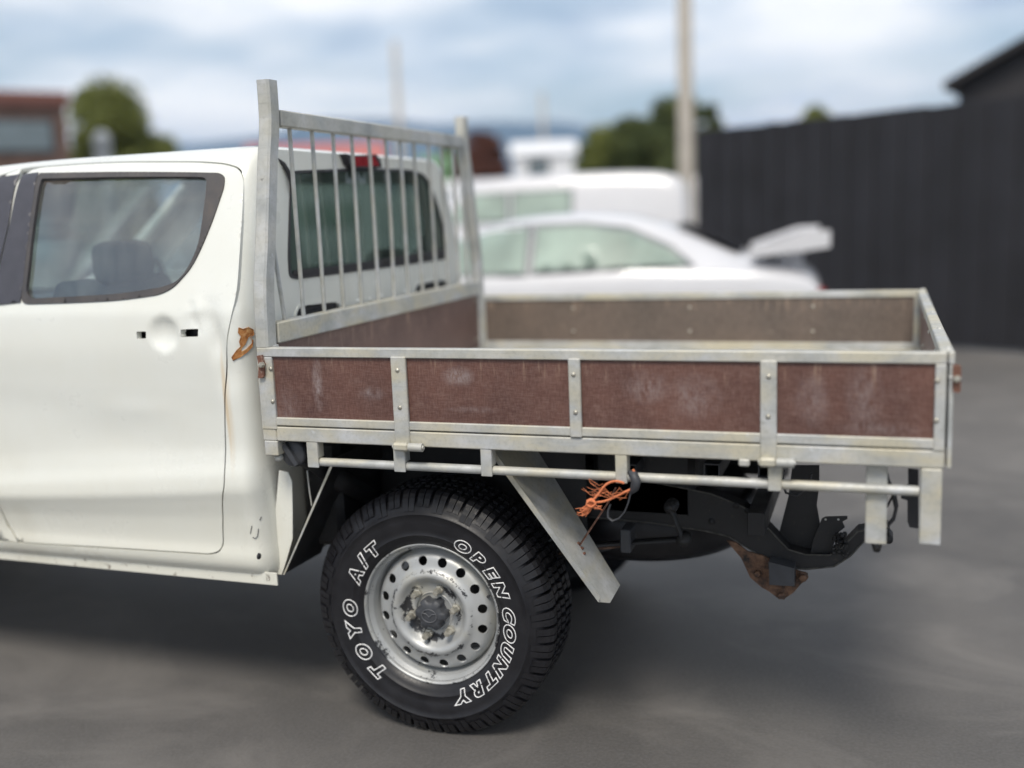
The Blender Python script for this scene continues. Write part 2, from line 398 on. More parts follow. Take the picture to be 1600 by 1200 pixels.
def glass(name, tint, refl, rough=.0, film_refl=0.0, film_reflc=(.5, .55, .55), fsc=16, fr_=(.35, .7)):
    m = bpy.data.materials.new(name); m.use_nodes = True; t = m.node_tree; t.nodes.clear(); n = t.nodes.new
    tr = n('ShaderNodeBsdfTransparent'); tr.inputs[0].default_value = (*tint, 1)
    gl = n('ShaderNodeBsdfGlossy'); gl.inputs['Roughness'].default_value = rough
    lw = n('ShaderNodeLayerWeight'); lw.inputs[0].default_value = .5; f0 = ((refl-1)/(refl+1))**2
    pw = n('ShaderNodeMath'); pw.operation = 'POWER'; t.links.new(lw.outputs['Facing'], pw.inputs[0]); pw.inputs[1].default_value = 5
    fr = n('ShaderNodeMath'); fr.operation = 'MULTIPLY_ADD'; t.links.new(pw.outputs[0], fr.inputs[0]); fr.inputs[1].default_value = 1-f0; fr.inputs[2].default_value = f0
    mx = n('ShaderNodeMixShader'); t.links.new(fr.outputs[0], mx.inputs[0]); t.links.new(tr.outputs[0], mx.inputs[1]); t.links.new(gl.outputs[0], mx.inputs[2])
    out = mx.outputs[0]
    if film_refl:  # streaky film whose pale diffuse colour also paints in reflections
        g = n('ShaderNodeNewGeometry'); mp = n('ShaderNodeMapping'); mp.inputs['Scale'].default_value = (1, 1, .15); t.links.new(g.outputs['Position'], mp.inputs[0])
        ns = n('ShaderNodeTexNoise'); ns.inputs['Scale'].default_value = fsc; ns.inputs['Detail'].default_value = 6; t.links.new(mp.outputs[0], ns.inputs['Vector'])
        f = ramp(t, ns.outputs[0], [(fr_[0], film_refl*.25), (fr_[1], film_refl)])
        df = n('ShaderNodeBsdfDiffuse'); df.inputs[0].default_value = (*film_reflc, 1)
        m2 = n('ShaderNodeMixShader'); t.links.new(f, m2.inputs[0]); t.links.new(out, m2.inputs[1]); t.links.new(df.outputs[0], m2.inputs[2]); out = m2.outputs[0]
    o = n('ShaderNodeOutputMaterial'); t.links.new(out, o.inputs[0]); return m
M_GLASS = glass('side_glass', (.68, .78, .76), 2.8, .0, .09, (.58, .64, .62))
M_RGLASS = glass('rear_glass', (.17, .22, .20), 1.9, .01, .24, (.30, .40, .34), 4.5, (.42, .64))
M_CGLASS = glass('car_glass', (.80, .88, .83), 1.5)

# ------------------------------------------------------------------ ground
t = Mt('asphalt'); n1 = t.noise(.55, 6, .6); n2 = t.noise(90, 4, .7); n3 = t.noise(2.3, 5, .65)
b_ = t.ramp(n1, [(.3, (.060, .057, .055)), (.7, (.118, .112, .107))])
n4 = t.noise(1.3, 7, .62, (.8, 1.15, 1), .8); n5 = t.noise(26, 6, .8)
b_ = t.mix(t.math('MULTIPLY', t.ramp(n3, [(.45, 0.0), (.7, 1.0)]), .35), b_, (.135, .125, .115))
b_ = t.mix(t.math('MULTIPLY', t.ramp(n4, [(.48, 0.0), (.66, 1.0)]), .55), b_, (.20, .188, .175))
b_ = t.mix(t.math('MULTIPLY', t.ramp(n5, [(.60, 0.0), (.72, 1.0)]), .4), b_, (.045, .043, .042))
b_ = t.mix(t.math('MULTIPLY', t.blob((5.2, 5.2, 0), (3.6, 5.0, 1), .9), .6), b_, (.21, .198, .185))
b_ = t.mix(t.math('MULTIPLY', t.ramp(n2, [(.4, 0.0), (.7, 1.0)]), .45), b_, (.15, .145, .14))
t.col(b_); t.set(.68, spec=.6); t.bump(n2, .4, .005); M_ASPH = t.m
g = MB(); gn = [-6900, -300, -40, -10, -4, 0, 4, 10, 40, 300, 6900]
g.add([(x, y, 0) for y in gn for x in gn], [(j*11+i, j*11+i+1, (j+1)*11+i+1, (j+1)*11+i) for j in range(10) for i in range(10)])
tag(g.build('ground', M_ASPH), kind='structure')

# ------------------------------------------------------------------ the ute
TW = 1.751; TL = 1.855; ZT = 1.2175; ZB = .9886; ZC = .942
truck = empty('pickup_truck', 'dented white dual-cab ute with galvanised drop-side tray and missing rear door handle', 'pickup truck')
YS = [(.46, .075), (.495, .064), (.515, .046), (.535, .036), (.56, .034), (.59, .038), (.66, .030), (.72, .013), (.754, .003), (.79, .005), (.845, .016), (.90, .022), (1.0, .018), (1.10, .008), (1.22, .0), (1.31, .004), (1.35, .014), (1.42, .034), (1.55, .072), (1.67, .114), (1.73, .141), (1.765, .168), (1.785, .196), (1.80, .235)]
def bumpf(x, z, cx, cz, rx, rz): return math.exp(-((x-cx)/rx)**2-((z-cz)/rz)**2)
HX, HZ = -.317, 1.257
S0, LC, LW, RY = -.097, .125, 1.53, .105
def ybase(x, z): return interp(YS, z-.085*(max(-1.2, min(x, S0))+.48)*math.exp(-((z-.79)/.16)**2))
def ysurf(x, z):
    y = ybase(x, z)
    d = math.hypot(x-HX, z-HZ)                                    # dished handle recess
    if d < .052: y += .020*(1-(d/.052)**2)**.8
    y += .010*bumpf(x, z, -.155, 1.30, .030, .045) - .006*bumpf(x, z, -.20, 1.335, .03, .02) + .006*bumpf(x, z, -.215, 1.30, .02, .05)
    y += .016*bumpf(x, z, -.135, 1.235, .022, .05) + .012*bumpf(x, z, -.11, 1.15, .03, .07)
    y += .003*bumpf(x, z, -.55, .93, .2, .06) - .0025*bumpf(x, z, -.45, 1.02, .15, .03) + .0015*math.sin(x*9+z*4)*math.sin(z*11-x*3)*max(0, 1-abs(z-1.05)/.3)
    y += .0045*math.exp(-((x+.205+(z-1.30)*.35)/.006)**2-((z-1.30)/.045)**2) + .004*math.exp(-((z-1.338-(x+.22)*.2)/.005)**2-((x+.205)/.05)**2) - .003*math.exp(-((x+.165)/.008)**2-((z-1.27)/.05)**2)
    return y
def side(px, py):
    Y = 0.0
    for _ in range(8): p = at(px, py, Y=Y); Y = ybase(p.x, p.z)
    return (p.x, p.z)
def xrear(z): return interp([(.5, -.035), (.9, -.040), (1.3, -.040), (1.45, -.040), (1.75, -.048)], z)
def cabmap(s, z):
    if s > S0+LC+LW/2:
        p = cabmap(2*(S0+LC+LW/2)-s, z); return Vector((p.x, TW-p.y, p.z))
    if s <= S0: return Vector((s, ysurf(s, z), z))
    yb = ysurf(S0, z) if s < S0+LC else ybase(S0, z); xr = xrear(z)
    if s < S0+LC:
        a = (s-S0)/LC*PI/2; e_ = interp([(.9, 1.0), (1.4, .85), (1.7, .8)], z); return Vector((S0+(xr-S0)*math.sin(a)**e_, yb+RY*(1-max(0, math.cos(a))**e_), z))
    v = (s-S0-LC)/LW; y0 = ybase(S0, z)+RY; return Vector((xr-.012*0+.010*math.sin(PI*v), y0+v*(TW-2*y0), z))
def rear(px, py):
    X = -.04
    for _ in range(8):
        p = at(px, py, X=X); y0 = ybase(S0, p.z)+RY; v = (p.y-y0)/(TW-2*y0); X = xrear(p.z)+.010*math.sin(PI*min(1, max(0, v)))
    return (S0+LC+v*LW, p.z)
# door outlines read on the side of the cab
door = [side(*q) for q in [(37, 264), (110, 258), (187, 254), (312, 254), (352, 257), (374, 264), (381, 281), (379, 330), (375, 387), (370, 455), (362, 492), (354, 525), (350, 560), (350, 640), (351, 700), (350, 760), (346, 785), (347, 825), (348, 850), (342, 861), (328, 865), (250, 860), (120, 852), (31, 847), (14, 822), (0, 792), (-14, 750), (-20, 690), (-24, 600), (-24, 520), (-8, 452), (0, 420), (16, 350)]]
door_s = rnd(door, .2, 4)
win_o = [side(*q) for q in [(60, 276), (64, 270), (190, 268), (300, 269), (343, 270), (352, 276), (351, 292), (335, 340), (317, 384), (300, 418), (272, 449), (250, 460), (187, 469), (110, 473), (33, 475), (38, 440), (46, 370), (54, 310)]]
win_g = [side(*q) for q in [(66, 281), (68, 279), (190, 276), (300, 276), (325, 277), (323, 300), (318, 340), (312, 378), (304, 400), (292, 423), (277, 440), (256, 448), (187, 459), (110, 463), (40, 467), (46, 420), (54, 350), (61, 300)]]
win_o = rnd(win_o, .2, 4); win_g = rnd(win_g, .2, 4)
hole1 = rnd([side(*q) for q in [(213, 518), (228, 518), (228, 529), (214, 530)]], .004, 3)
hole2 = rnd([side(*q) for q in [(282, 515), (308, 514), (309, 526), (282, 527)]], .004, 3)
sidemap = lambda x, z: Vector((x, ysurf(x, z), z))
def off_side(d): return lambda x, z: Vector((x, ysurf(x, z)+d, z))
dr = skin('rear_door', door_s, [win_o, hole1, hole2], sidemap, .013, M_PAINT, .022, truck)
dr['label'] = 'dented rear door with its outside handle missing'
skin('window_frame', win_o, [win_g], off_side(-.0045), .013, M_TRIM, .012, dr)
pane = skin('window_glass', offs(win_g, .006), [], off_side(.009), .05, M_GLASS, 0, dr)
skin('pillar_cover', [side(*q) for q in [(38, 272), (62, 269), (54, 310), (46, 370), (38, 440), (33, 472), (-10, 477), (-6, 452), (1, 420), (17, 350)]], [], off_side(-.005), .013, M_PILL, .002, dr)
lining = [side(*q) for q in [(-20, 485), (180, 478), (262, 466), (300, 432), (345, 480), (345, 850), (0, 840), (-20, 700)]]
skin('door_lining', lining, [], off_side(.045), .05, M_DARK, .01, dr)
# front door, mostly outside the frame
fd = [(-1.86, .60), (-1.80, .57), (-.995, .562)] + [(x-.008, z) for x, z in [door[23], door[24], door[25], door[26], door[27], door[28], door[29], door[30], door[31], door[32], door[0]]] + [(-1.05, 1.752), (-1.28, 1.70), (-1.62, 1.50), (-1.86, 1.34)]
fd = [fd[0], fd[1], (door[23][0]-.008, door[23][1])] + fd[4:]
fwg = [side(*q) for q in [(-8, 288), (-14, 300), (-30, 380), (-48, 470)]] + [(-1.60, 1.345), (-1.66, 1.375), (-1.28, 1.655), (-1.12, 1.70)]
fwo = offs(fwg, .022)
d2 = skin('front_door', fd, [fwo], sidemap, .03, M_PAINT, .022, truck)
skin('window_frame', fwo, [fwg], off_side(-.002), .03, M_TRIM, .012, d2)
skin('window_glass', offs(fwg, .006), [], off_side(.009), .08, M_GLASS, 0, d2)
skin('pillar_cover', [side(*q) for q in [(0, 279), (5, 276), (33, 272), (15, 350), (-1, 420), (-9, 452), (-13, 477), (-40, 478), (-24, 380), (-4, 300)]], [], off_side(-.0055), .013, M_PILL, .002, d2)
box('door_lining', M_DARK, d2, -1.8, -1.0, .06, .07, .6, 1.33)
box('door_mirror', M_PAINT, d2, -1.62, -1.50, -.20, -.02, 1.36, 1.55, bev=.03)
# cab shell: both sides, rear corners and rear wall in one sheet
SE = 2*(S0+LC+LW/2)+1.9
rwin = [rear(*q) for q in [(452, 432), (450, 400), (452, 330), (455, 270), (462, 268), (560, 264), (640, 266), (664, 274), (680, 310), (692, 355), (698, 398), (694, 404), (580, 420), (462, 435)]]
rwin = rnd(rwin, .2, 4)
v1 = rnd([rear(*q) for q in [(462, 494), (466, 482), (478, 477), (523, 472), (530, 476), (531, 484), (528, 487)]], .008, 3)
v2 = rnd([rear(*q) for q in [(648, 457), (650, 447), (657, 443), (690, 438), (697, 441), (697, 449)]], .008, 3)
mir = lambda poly: [(2*(S0+LC+LW/2)-x, z) for x, z in poly][::-1]
shell = [(-1.9, .500), (SE, .500), (SE, 1.37), (SE-.55, ZR), (-1.9+.55, ZR), (-1.9, 1.37)]
ap = offs(rnd(fd[:2]+door[23::-1]+[(-1.05, 1.752), (-1.28, 1.70), (-1.62, 1.50), (-1.86, 1.34)], .2, 4), .0045)
cab = skin('cab_body', shell, [ap, rwin, v1, v2, offs(mir(win_g), .0), mir(fwg)], cabmap, .018, M_PAINT, .012, truck, out=Vector((1, 0, 0)))
g_ = skin('side_window_glass', mir(win_g), [], cabmap, .08, M_GLASS, 0, cab, out=Vector((0, 1, 0)))
g_ = skin('side_window_glass', mir(fwg), [], cabmap, .08, M_GLASS, 0, cab, out=Vector((0, 1, 0)))
def rearoff(d): return lambda s, z: cabmap(s, z)+Vector((d, 0, 0))
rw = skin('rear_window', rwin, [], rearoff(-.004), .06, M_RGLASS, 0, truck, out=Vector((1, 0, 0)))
skin('window_seal', offs(rwin, .003), [offs(rwin, -.006)], rearoff(.004), .03, M_DARK, .012, rw, out=Vector((1, 0, 0)))
low = [rear(*q) for q in [(455, 435), (460, 422), (520, 416), (600, 404), (697, 388), (698, 402), (580, 421)]]
skin('black_border', low, [], rearoff(-.001), .05, M_DARK, .001, rw, out=Vector((1, 0, 0)))
for v in (v1, v2):
    vn = skin('air_vent', v, [], rearoff(-.010), .03, M_DARK, 0, truck, out=Vector((1, 0, 0)))
    zs = [q[1] for q in v]; ss = [q[0] for q in v]
    mb = MB()
    for k in range(3):
        z = min(zs)+(k+.7)*(max(zs)-min(zs))/4
        a = cabmap(min(ss)+.02, z); b = cabmap(max(ss)-.015, z); mb.box(a.x-.006, a.x+.002, a.y, b.y, z-.003, z+.003, bev=.001)
    mb.build('vent_slat', M_DARK, vn)
    skin('vent_surround', offs(v, .009), [v], rearoff(.0025), .03, M_PAINT, .003, vn, out=Vector((1, 0, 0)))
# sill and flange under the doors
MB().box(-1.9, -.03, .060, .066, .470, .510, bev=.001).build('sill', M_PAINT, truck)
# lower rear corner panel and flange behind the door
fl = [at(px, py, Y=.10) for px, py in [(436, 735), (450, 738), (456, 752), (457, 800), (457, 842), (448, 874), (440, 898), (405, 893), (425, 860)]]
MB().prism(fl, (0, .004, 0)).build('corner_flange', M_PAINT, truck)
box('inner_sill', M_BLK, truck, -1.9, -.08, .12, .2, .47, .56); box('inner_sill', M_BLK, truck, -1.9, -.3, TW-.2, TW-.09, .46, .58)
for q_ in ([(422, 806), (421, 812)], [(414, 824), (413, 838)], [(421, 826), (421, 838), (419, 843), (416, 842)]):
    MB().tube([cabmap(*rear(*w_))+Vector((.001, -.001, 0)) for w_ in q_], .0011, 5).build('body_scratch', M_DARK, truck)
pl_ = at(404, 869, X=-.045); MB().lathe([(.0, .004), (.009, .004), (.010, 0)], (pl_.x, pl_.y, pl_.z), 14, 'X').build('body_plug', M_DARK, truck)
# roof
roof_mb = MB(); sv = [-1.42+i*.03 for i in range(43)]+[S0+LC*i/12 for i in range(1, 12)]+[S0+LC+LW*i/40 for i in range(41)]
SM = 2*(S0+LC+LW/2); sv = sv+[SM-q for q in sv[:54]][::-1]
rim0 = [cabmap(q, ZR) for q in sv]; nr = []
for i in range(len(rim0)):
    t_ = rim0[min(i+1, len(rim0)-1)]-rim0[max(0, i-1)]; nr.append(Vector((-t_.y, t_.x, 0)).normalized())
def fz(x, y): return max(0, min(1, (x+1.42)/.6))
lv = [(0, 0), (.006, .003), (.016, .007), (.034, .011), (.062, .015), (.090, .017)]
def roofz(x, z): return z-.028*max(0, (-x-.75)/.7)**2
rows = [[Vector((p.x+n.x*d, p.y+n.y*d, roofz(p.x, ZR+h))) for p, n in zip(rim0, nr)] for d, h in lv]; nn_ = len(rim0)
roof_mb.add([p for r_ in rows for p in r_], [(j*nn_+i, j*nn_+i+1, (j+1)*nn_+i+1, (j+1)*nn_+i) for j in range(len(lv)-1) for i in range(nn_-1)], True)
rf = roof_mb.build('roof', M_PAINT, truck)
inner = [(p.x, p.y) for p in rows[-1]]; ia = np.array(inner)
def cap(x, y):
    d = float(edist(np.array([[x, y]]), inner)[0]); return Vector((x, y, roofz(x, ZR+.017+.012*(1-math.exp(-d/.16)))))
skin('roof_panel', inner, [], cap, .04, M_PAINT, 0, rf, out=Vector((0, 0, 1)))
# dark ditch moulding at the rear roof corner
pts = [at(px, py, X=X) for px, py, X in [(434, 248, -.052), (444, 256, -.042), (452, 270, -.036), (456, 284, -.034), (456, 300, -.034)]]
MB().tube([p+Vector((.0, -.004, 0)) for p in pts], [.004, .007, .008, .007, .003], 8).build('roof_moulding', M_DARK, truck)
# high brake light
bl = empty('brake_light'); bl.parent = truck
c_ = at(571, 251, X=-.07)
bw = [at(px, py, X=-.012) for px, py in [(541, 240), (552, 243), (588, 241), (595, 250), (597, 262), (556, 264), (548, 258)]]
MB().prism(bw, (-.07, 0, 0)).build('housing', M_DARK, bl)
rl = [at(px, py, X=-.010) for px, py in [(555, 245), (586, 244), (593, 259), (557, 260)]]
MB().prism(rl, (-.012, 0, 0)).build('red_lens', M_RED, bl)
for k in range(4):
    a = rl[0].lerp(rl[1], (k+.5)/4.2); b = rl[3].lerp(rl[2], (k+.5)/4.2)
    MB().tube([a+Vector((.001, 0, -.003)), b+Vector((.001, 0, .003))], .0013, 6).build('lens_rib', M_RED, bl)
# rust hole on the damaged rear corner
def jag(c, pts): return [(c[0]+a, c[1]+b) for a, b in pts]
def spx(px, py):
    """the corner strip behind the rear door, in (s, z)"""
    x, z = side(px, py)
    if x <= S0: return (x, z)
    lo, hi = S0, S0+LC
    for _ in range(30):
        md = (lo+hi)/2; p = cabmap(md, z); d = p-CAM_C; k = d.dot(CR)/d.dot(CF)*FPX+800
        if k < px: lo = md
        else: hi = md
    return (lo, z)
dent = [spx(*q) for q in [(373, 513), (380, 516), (388, 514), (396, 519), (397, 527), (391, 531), (396, 536), (394, 546), (386, 553), (376, 559), (364, 564), (362, 559), (370, 548), (376, 543), (374, 535), (377, 527), (372, 521)]]
hole = [spx(*q) for q in [(388, 530), (394, 527), (394, 540), (385, 548), (378, 551), (377, 547), (384, 540)]]
rustp = skin('rust_patch', dent, [hole], lambda s, z: cabmap(s, z)+Vector((.0012, -.0015, 0)), .006, M_RUST, .002, cab, smooth=False)
edge = [cabmap(*q)+Vector((.0015, -.002+random.uniform(-.001, .001), 0)) for q in dent]
MB().tube(edge+edge[:1], .0011, 5).build('torn_metal_edge', M_RUST, cab)
fold = [cabmap(*spx(*q))+Vector((0, -.002, 0)) for q in [(370, 440), (372, 470), (369, 495), (364, 515), (361, 535), (360, 560)]]
# rear wall clips
for px, py in [(559, 471), (578, 468), (597, 463), (616, 460), (633, 456)]:
    s_, z_c = rear(px, py); p = cabmap(s_, z_c)
    MB().lathe([(.0, .006), (.006, .005), (.009, 0)], p, 10, 'X').build('body_clip', M_PAINT, cab)
# interior
it = empty('cabin_interior'); it.parent = truck
MB().box(-1.9, -.12, .12, TW-.12, .55, .60).box(-.16, -.10, .15, TW-.15, .6, 1.28).build('floor_liner', M_INT, it)
MB().box(-1.86, -1.55, .12, TW-.12, .9, 1.30, bev=.06).build('dashboard', M_DARK, it)
def seat(x, y, w, h, hr=True):
    p_ = MB()
    b = [(x-.50, .80), (x-.50, .92), (x-.06, .95), (x+.02, .98), (x+.13, h-.06), (x+.16, h), (x+.20, h+.01), (x+.24, h-.05), (x+.14, .90), (x+.08, .72), (x-.45, .72)]
    bm = bmesh.new(); f = bm.faces.new([bm.verts.new((q[0], y-w/2, q[1])) for q in b]); r = bmesh.ops.extrude_face_region(bm, geom=[f])
    for v in [e for e in r['geom'] if isinstance(e, bmesh.types.BMVert)]: v.co.y += w
    bmesh.ops.bevel(bm, geom=bm.edges[:], offset=.035, segments=3, profile=.5, affect='EDGES', clamp_overlap=True)
    p_.add([v.co for v in bm.verts], [[v.index for v in f.verts] for f in bm.faces], True) if not bm.verts.ensure_lookup_table() and not bm.verts.index_update() else None
    bm.free(); o = p_.build('seat', M_SEAT, it)
    if hr:
        q = MB(); bm = bmesh.new(); bmesh.ops.create_cube(bm, size=1)
        for v in bm.verts: v.co = (x+.23+v.co.x*.10, y+v.co.y*.26, h+.055+v.co.z*.15)
        bmesh.ops.bevel(bm, geom=bm.edges[:], offset=.045, segments=3, profile=.5, affect='EDGES'); bm.verts.index_update()
        q.add([v.co for v in bm.verts], [[v.index for v in f.verts] for f in bm.faces], True); bm.free(); q.build('headrest', M_SEAT, it)
        for yo in (-.06, .06): MB().tube([(x+.19, y+yo, h-.02), (x+.2, y+yo, h+.1)], .006).build('headrest_post', M_NUT, it)
seat(-1.05, .46, .54, 1.40); seat(-1.05, 1.29, .50, 1.36)
seat(-.42, .875, 1.25, 1.28, False)
for y in (.42, 1.33):
    bm = bmesh.new(); bmesh.ops.create_cube(bm, size=1)
    for v in bm.verts: v.co = (-.22+v.co.x*.10, y+v.co.y*.25, 1.36+v.co.z*.17)
    bmesh.ops.bevel(bm, geom=bm.edges[:], offset=.04, segments=3, profile=.5, affect='EDGES'); bm.verts.index_update()
    MB().add([v.co for v in bm.verts], [[v.index for v in f.verts] for f in bm.faces], True).build('headrest', M_SEAT, it); bm.free()
ring = [Vector((-1.47+.07*math.sin(a), 1.29+.185*math.cos(a), 1.27+.17*math.sin(a))) for a in [2*PI*k/32 for k in range(33)]]
MB().tube(ring, .015, 8, False).tube([ring[0], ring[16]], .016).tube([ring[24], (-1.45, 1.29, 1.27)], .016).tube([(-1.45, 1.29, 1.27), (-1.75, 1.29, 1.15)], .03).build('steering_wheel', M_DARK, it)
# windscreen and simple front end, outside the picture
MB().add([(-1.50, .17, 1.76), (-1.50, TW-.17, 1.76), (-2.25, TW-.10, 1.22), (-2.25, .10, 1.22)], [(0, 1, 2, 3)]).build('windscreen', M_GLASS, truck)
MB().tube([(-1.35, .165, 1.752), (-1.9, .05, 1.36), (-2.25, .08, 1.22)], .035).build('windscreen_pillar', M_PAINT, truck); MB().tube([(-1.35, TW-.165, 1.752), (-1.9, TW-.05, 1.36), (-2.25, TW-.08, 1.22)], .035).build('windscreen_pillar', M_PAINT, truck)
mb = MB(); st = [(-1.9, 1.30, .02), (-2.3, 1.20, .01), (-2.9, 1.12, .03), (-3.15, 1.02, .10), (-3.25, .80, .18)]
rows = [[(x, y0, .55), (x, y0, z-.14), (x, y0+.05, z-.03), (x, y0+.2, z), (x, TW/2, z+.03), (x, TW-y0-.2, z), (x, TW-y0-.05, z-.03), (x, TW-y0, z-.14), (x, TW-y0, .55)] for x, z, y0 in st]
mb.add([p for r_ in rows for p in r_], [(j*9+i, j*9+i+1, (j+1)*9+i+1, (j+1)*9+i) for j in range(4) for i in range(8)], True)
mb.add(rows[-1], [tuple(range(9))]); mb.build('bonnet', M_PAINT, truck)

# ------------------------------------------------------------------ tray
GT = .028  # tube depth of the gates
def gatebox(mb, x0, x1, z0, z1, y0=0.0, y1=GT): return mb.box(x0, x1, y0, y1, z0, z1, bev=.0025)
def xat(px, py): return at(px, py, Y=0).x
rivet_me = MB().lathe([(.0, -.0045), (.0035, -.004), (.0062, -.0018), (.0065, 0)], (0, 0, 0), 12).build('rivet', M_NUT).data
bpy.data.objects.remove(bpy.data.objects['rivet'])
def rivets(parent, pts, rz=0):
    for p in pts:
        o = link('rivet', rivet_me, parent); o.location = p; o.rotation_euler[2] = rz
sx = [(xat(614, 620), xat(637, 620)), (xat(889.5, 620), xat(908, 620)), (xat(1188, 620), xat(1214, 620))]
xe0, xe1 = xat(428, 610), xat(1460.5, 620)
def side_gate(name, Y0, sgn, mply, near):
    g = empty(name); g.parent = truck; g.location = (0, Y0, 0); g.scale = (1, 1, 1)
    def yy(a, b): return (a, b) if sgn > 0 else (-b, -a)
    def bb(nm, mat, x0, x1, z0, z1, ya, yb, bev=.0025):
        y0, y1 = yy(ya, yb); return MB().box(x0, x1, y0, y1, z0, z1, bev=bev).build(nm, mat, g)
    bb('top_rail', M_GALV, .002, TL-.004, ZT-.027, ZT, .0, GT)
    bb('bottom_rail', M_GALV, xe0-.002, xe1+.002, ZB, ZB+.024, .001, GT-.001)
    bb('end_post', M_GALV, .001, xe0, ZB-.012, ZT-.0275, -.001, GT)
    bb('end_post', M_GALV, xe1, TL-.004, ZB-.004, ZT-.0275, -.001, GT)
    for k, (a, b) in enumerate(sx):
        zl = ZB-.002 if k == 1 else ZC+.006
        bb('stake', M_GALV, a, b, zl, ZT-.022, -.005, .0075)
    ed = [xe0]+[v for ab in sx for v in ab]+[xe1]
    for k in range(4):
        bb('plywood_panel', mply, ed[2*k]-.003, ed[2*k+1]+.003, ZB+.022, ZT-.025, .009, .020, bev=0)
    z1, z2 = ZT-.062, ZB+.068
    xs = [xe0-.006] + [(a+b)/2 for a, b in sx] + [xe1+.006]
    for i, x in enumerate(xs):
        for z in (z1, z2):
            yo = -.001 if i in (0, 4) else -.005
            if near: rivets(g, [(x+random.uniform(-.002, .002), yo, z+random.uniform(-.004, .004))])
            else: rivets(g, [(x, -.021, z)])
    if near:
        for k in (0, 2):
            a, b = sx[k]
            h = bb('hinge', M_GALV, a-.002, b+.001, ZC-.010, ZC+.014, -.022, .0, bev=.006)
            q = MB().tube([(b+.001, -.011, ZC+.002), (b+.042, -.011, ZC+.002)], .012, 14).tube([(a-.004, -.011, ZC+.002), (b+.046, -.011, ZC+.002)], .006, 8).build('hinge', M_GALV2, g)
        p = at(1163, 723, Y=0); bb('hinge_tab', M_GALV2, p.x-.013, p.x+.014, ZC-.012, ZC+.006, -.012, .0, bev=.004)
    return g
gate = side_gate('side_gate', 0, 1, M_PLY, True)
fg = side_gate('side_gate', TW, -1, M_PLYIN, False)
MB().box(xe0-.004, xe1+.004, -.021, -.0185, ZB+.024, ZT-.027, bev=0).build('inner_plywood', M_PLYIN, fg)
# pale bands where the stakes press through
# tailgate
tg = empty('tailgate'); tg.parent = truck; X0t = TL
MB().box(X0t-.018, X0t+.012, GT+.002, TW-GT-.002, ZT-.027, ZT+.002, bev=.0025).build('top_rail', M_GALV, tg)
for y in (-.005, TW-.026): MB().box(X0t-.001, X0t+.012, y, y+.031, ZT-.026, ZT+.002, bev=.002).build('top_rail_end', M_GALV, tg)
MB().box(X0t+.001, X0t+.012, .06, TW-.06, ZB, ZB+.024, bev=.0025).build('bottom_rail', M_GALV, tg)
for y in (-.004, TW-.05): MB().box(X0t+.001, X0t+.011, y, y+.055, .944, ZT-.0275, bev=.0025).build('end_post', M_GALV, tg)
for k in range(3):
    y = .42+k*.44; MB().box(X0t+.0125, X0t+.022, y, y+.04, ZC, ZT-.0275, bev=.0025).build('stake', M_GALV, tg)
MB().box(X0t-.0025, X0t+.001, .0285, .06, ZB, ZT-.03, bev=0).build('edge_gap_blocker', M_BLK, tg)  # added black strip, keeps the gap beside the end post dark
MB().box(X0t-.006, X0t+.0005, .0305, TW-.0305, ZB+.02, ZT-.022, bev=0).build('plywood_panel', M_PLYHB, tg)
for k in range(5):
    y = .03+k*.42
    o = MB().lathe([(.0, .006), (.005, .005), (.008, 0)], (X0t+.0, max(.05, y), ZT+.002), 10, 'Z').build('bolt_head', M_GALV2, tg)
    for z in (ZT-.062, ZB+.068):
        o = link('rivet', rivet_me, tg); o.location = (X0t-.0065, y+.03, z); o.rotation_euler[2] = R(-90)
# corner latches
def latch(name, pts, X, parent, pv):
    lt = empty(name); lt.parent = parent
    MB().prism([at(px, py, Y=-.012) for px, py in pts], (0, .010, 0)).build('handle', M_LATCH, lt)
    c = at(*pv, Y=-.014); MB().lathe([(.0, -.010), (.007, -.009), (.009, -.004), (.009, .004)], c, 6, smooth=False).build('bolt', M_NUT, lt)
    MB().tube([c+Vector((0, .0, 0)), c+Vector((0, .03, 0))], .006).build('pin', M_LATCH, lt)
latch('corner_latch', [(401, 556), (408, 555), (411, 566), (412, 588), (409, 591), (403, 591), (404, 572)], 0, truck, (409, 570))
latch('corner_latch', [(1489, 571), (1499, 570), (1502, 574), (1501, 612), (1497, 614), (1489, 612)], 0, truck, (1495, 592))
MB().tube([at(1483, 590, Y=.0), at(1496, 590, Y=.0)], .006).build('latch_pin', M_GALV2, truck)

# floor frame under the gates
tf = empty('tray_frame'); tf.parent = truck
MB().box(.046, TL-.003, .002, .045, ZC, ZB-.004, bev=.003).build('side_rail', M_GALV, tf)
MB().box(.046, TL-.003, TW-.045, TW-.002, ZC, ZB-.004, bev=.003).build('side_rail', M_GALV, tf)
for ya, yb in ((.0285, .050), (TW-.050, TW-.0285)): MB().box(.046, TL-.004, ya, yb, ZB-.005, ZB+.012, bev=.001).build('floor_gap_blocker', M_GALV, tf)  # added strips that stop light leaking through the gap under the gates
MB().box(.0, .045, .002, TW-.002, ZC, ZB-.006, bev=.003).build('front_rail', M_GALV, tf)
MB().box(TL-.002, TL+.0, .05, TW-.05, ZC, ZB-.006, bev=0).build('rear_rail', M_GALV, tf)
MB().box(.03, TL-.004, .046, TW-.046, ZB-.012, ZB-.004, bev=0).build('tray_floor', M_GALV2, tf)
MB().box(.05, TL-.03, TW-.10, TW-.046, ZB-.003, ZB+.004, bev=.001).build('floor_edge_strip', M_GALV, tf)
for k in range(7):
    x = .12+k*.27
    MB().box(x, x+.04, .046, TW-.046, ZC-.010, ZB-.013, bev=.002).build('cross_member', M_GALV2, tf)
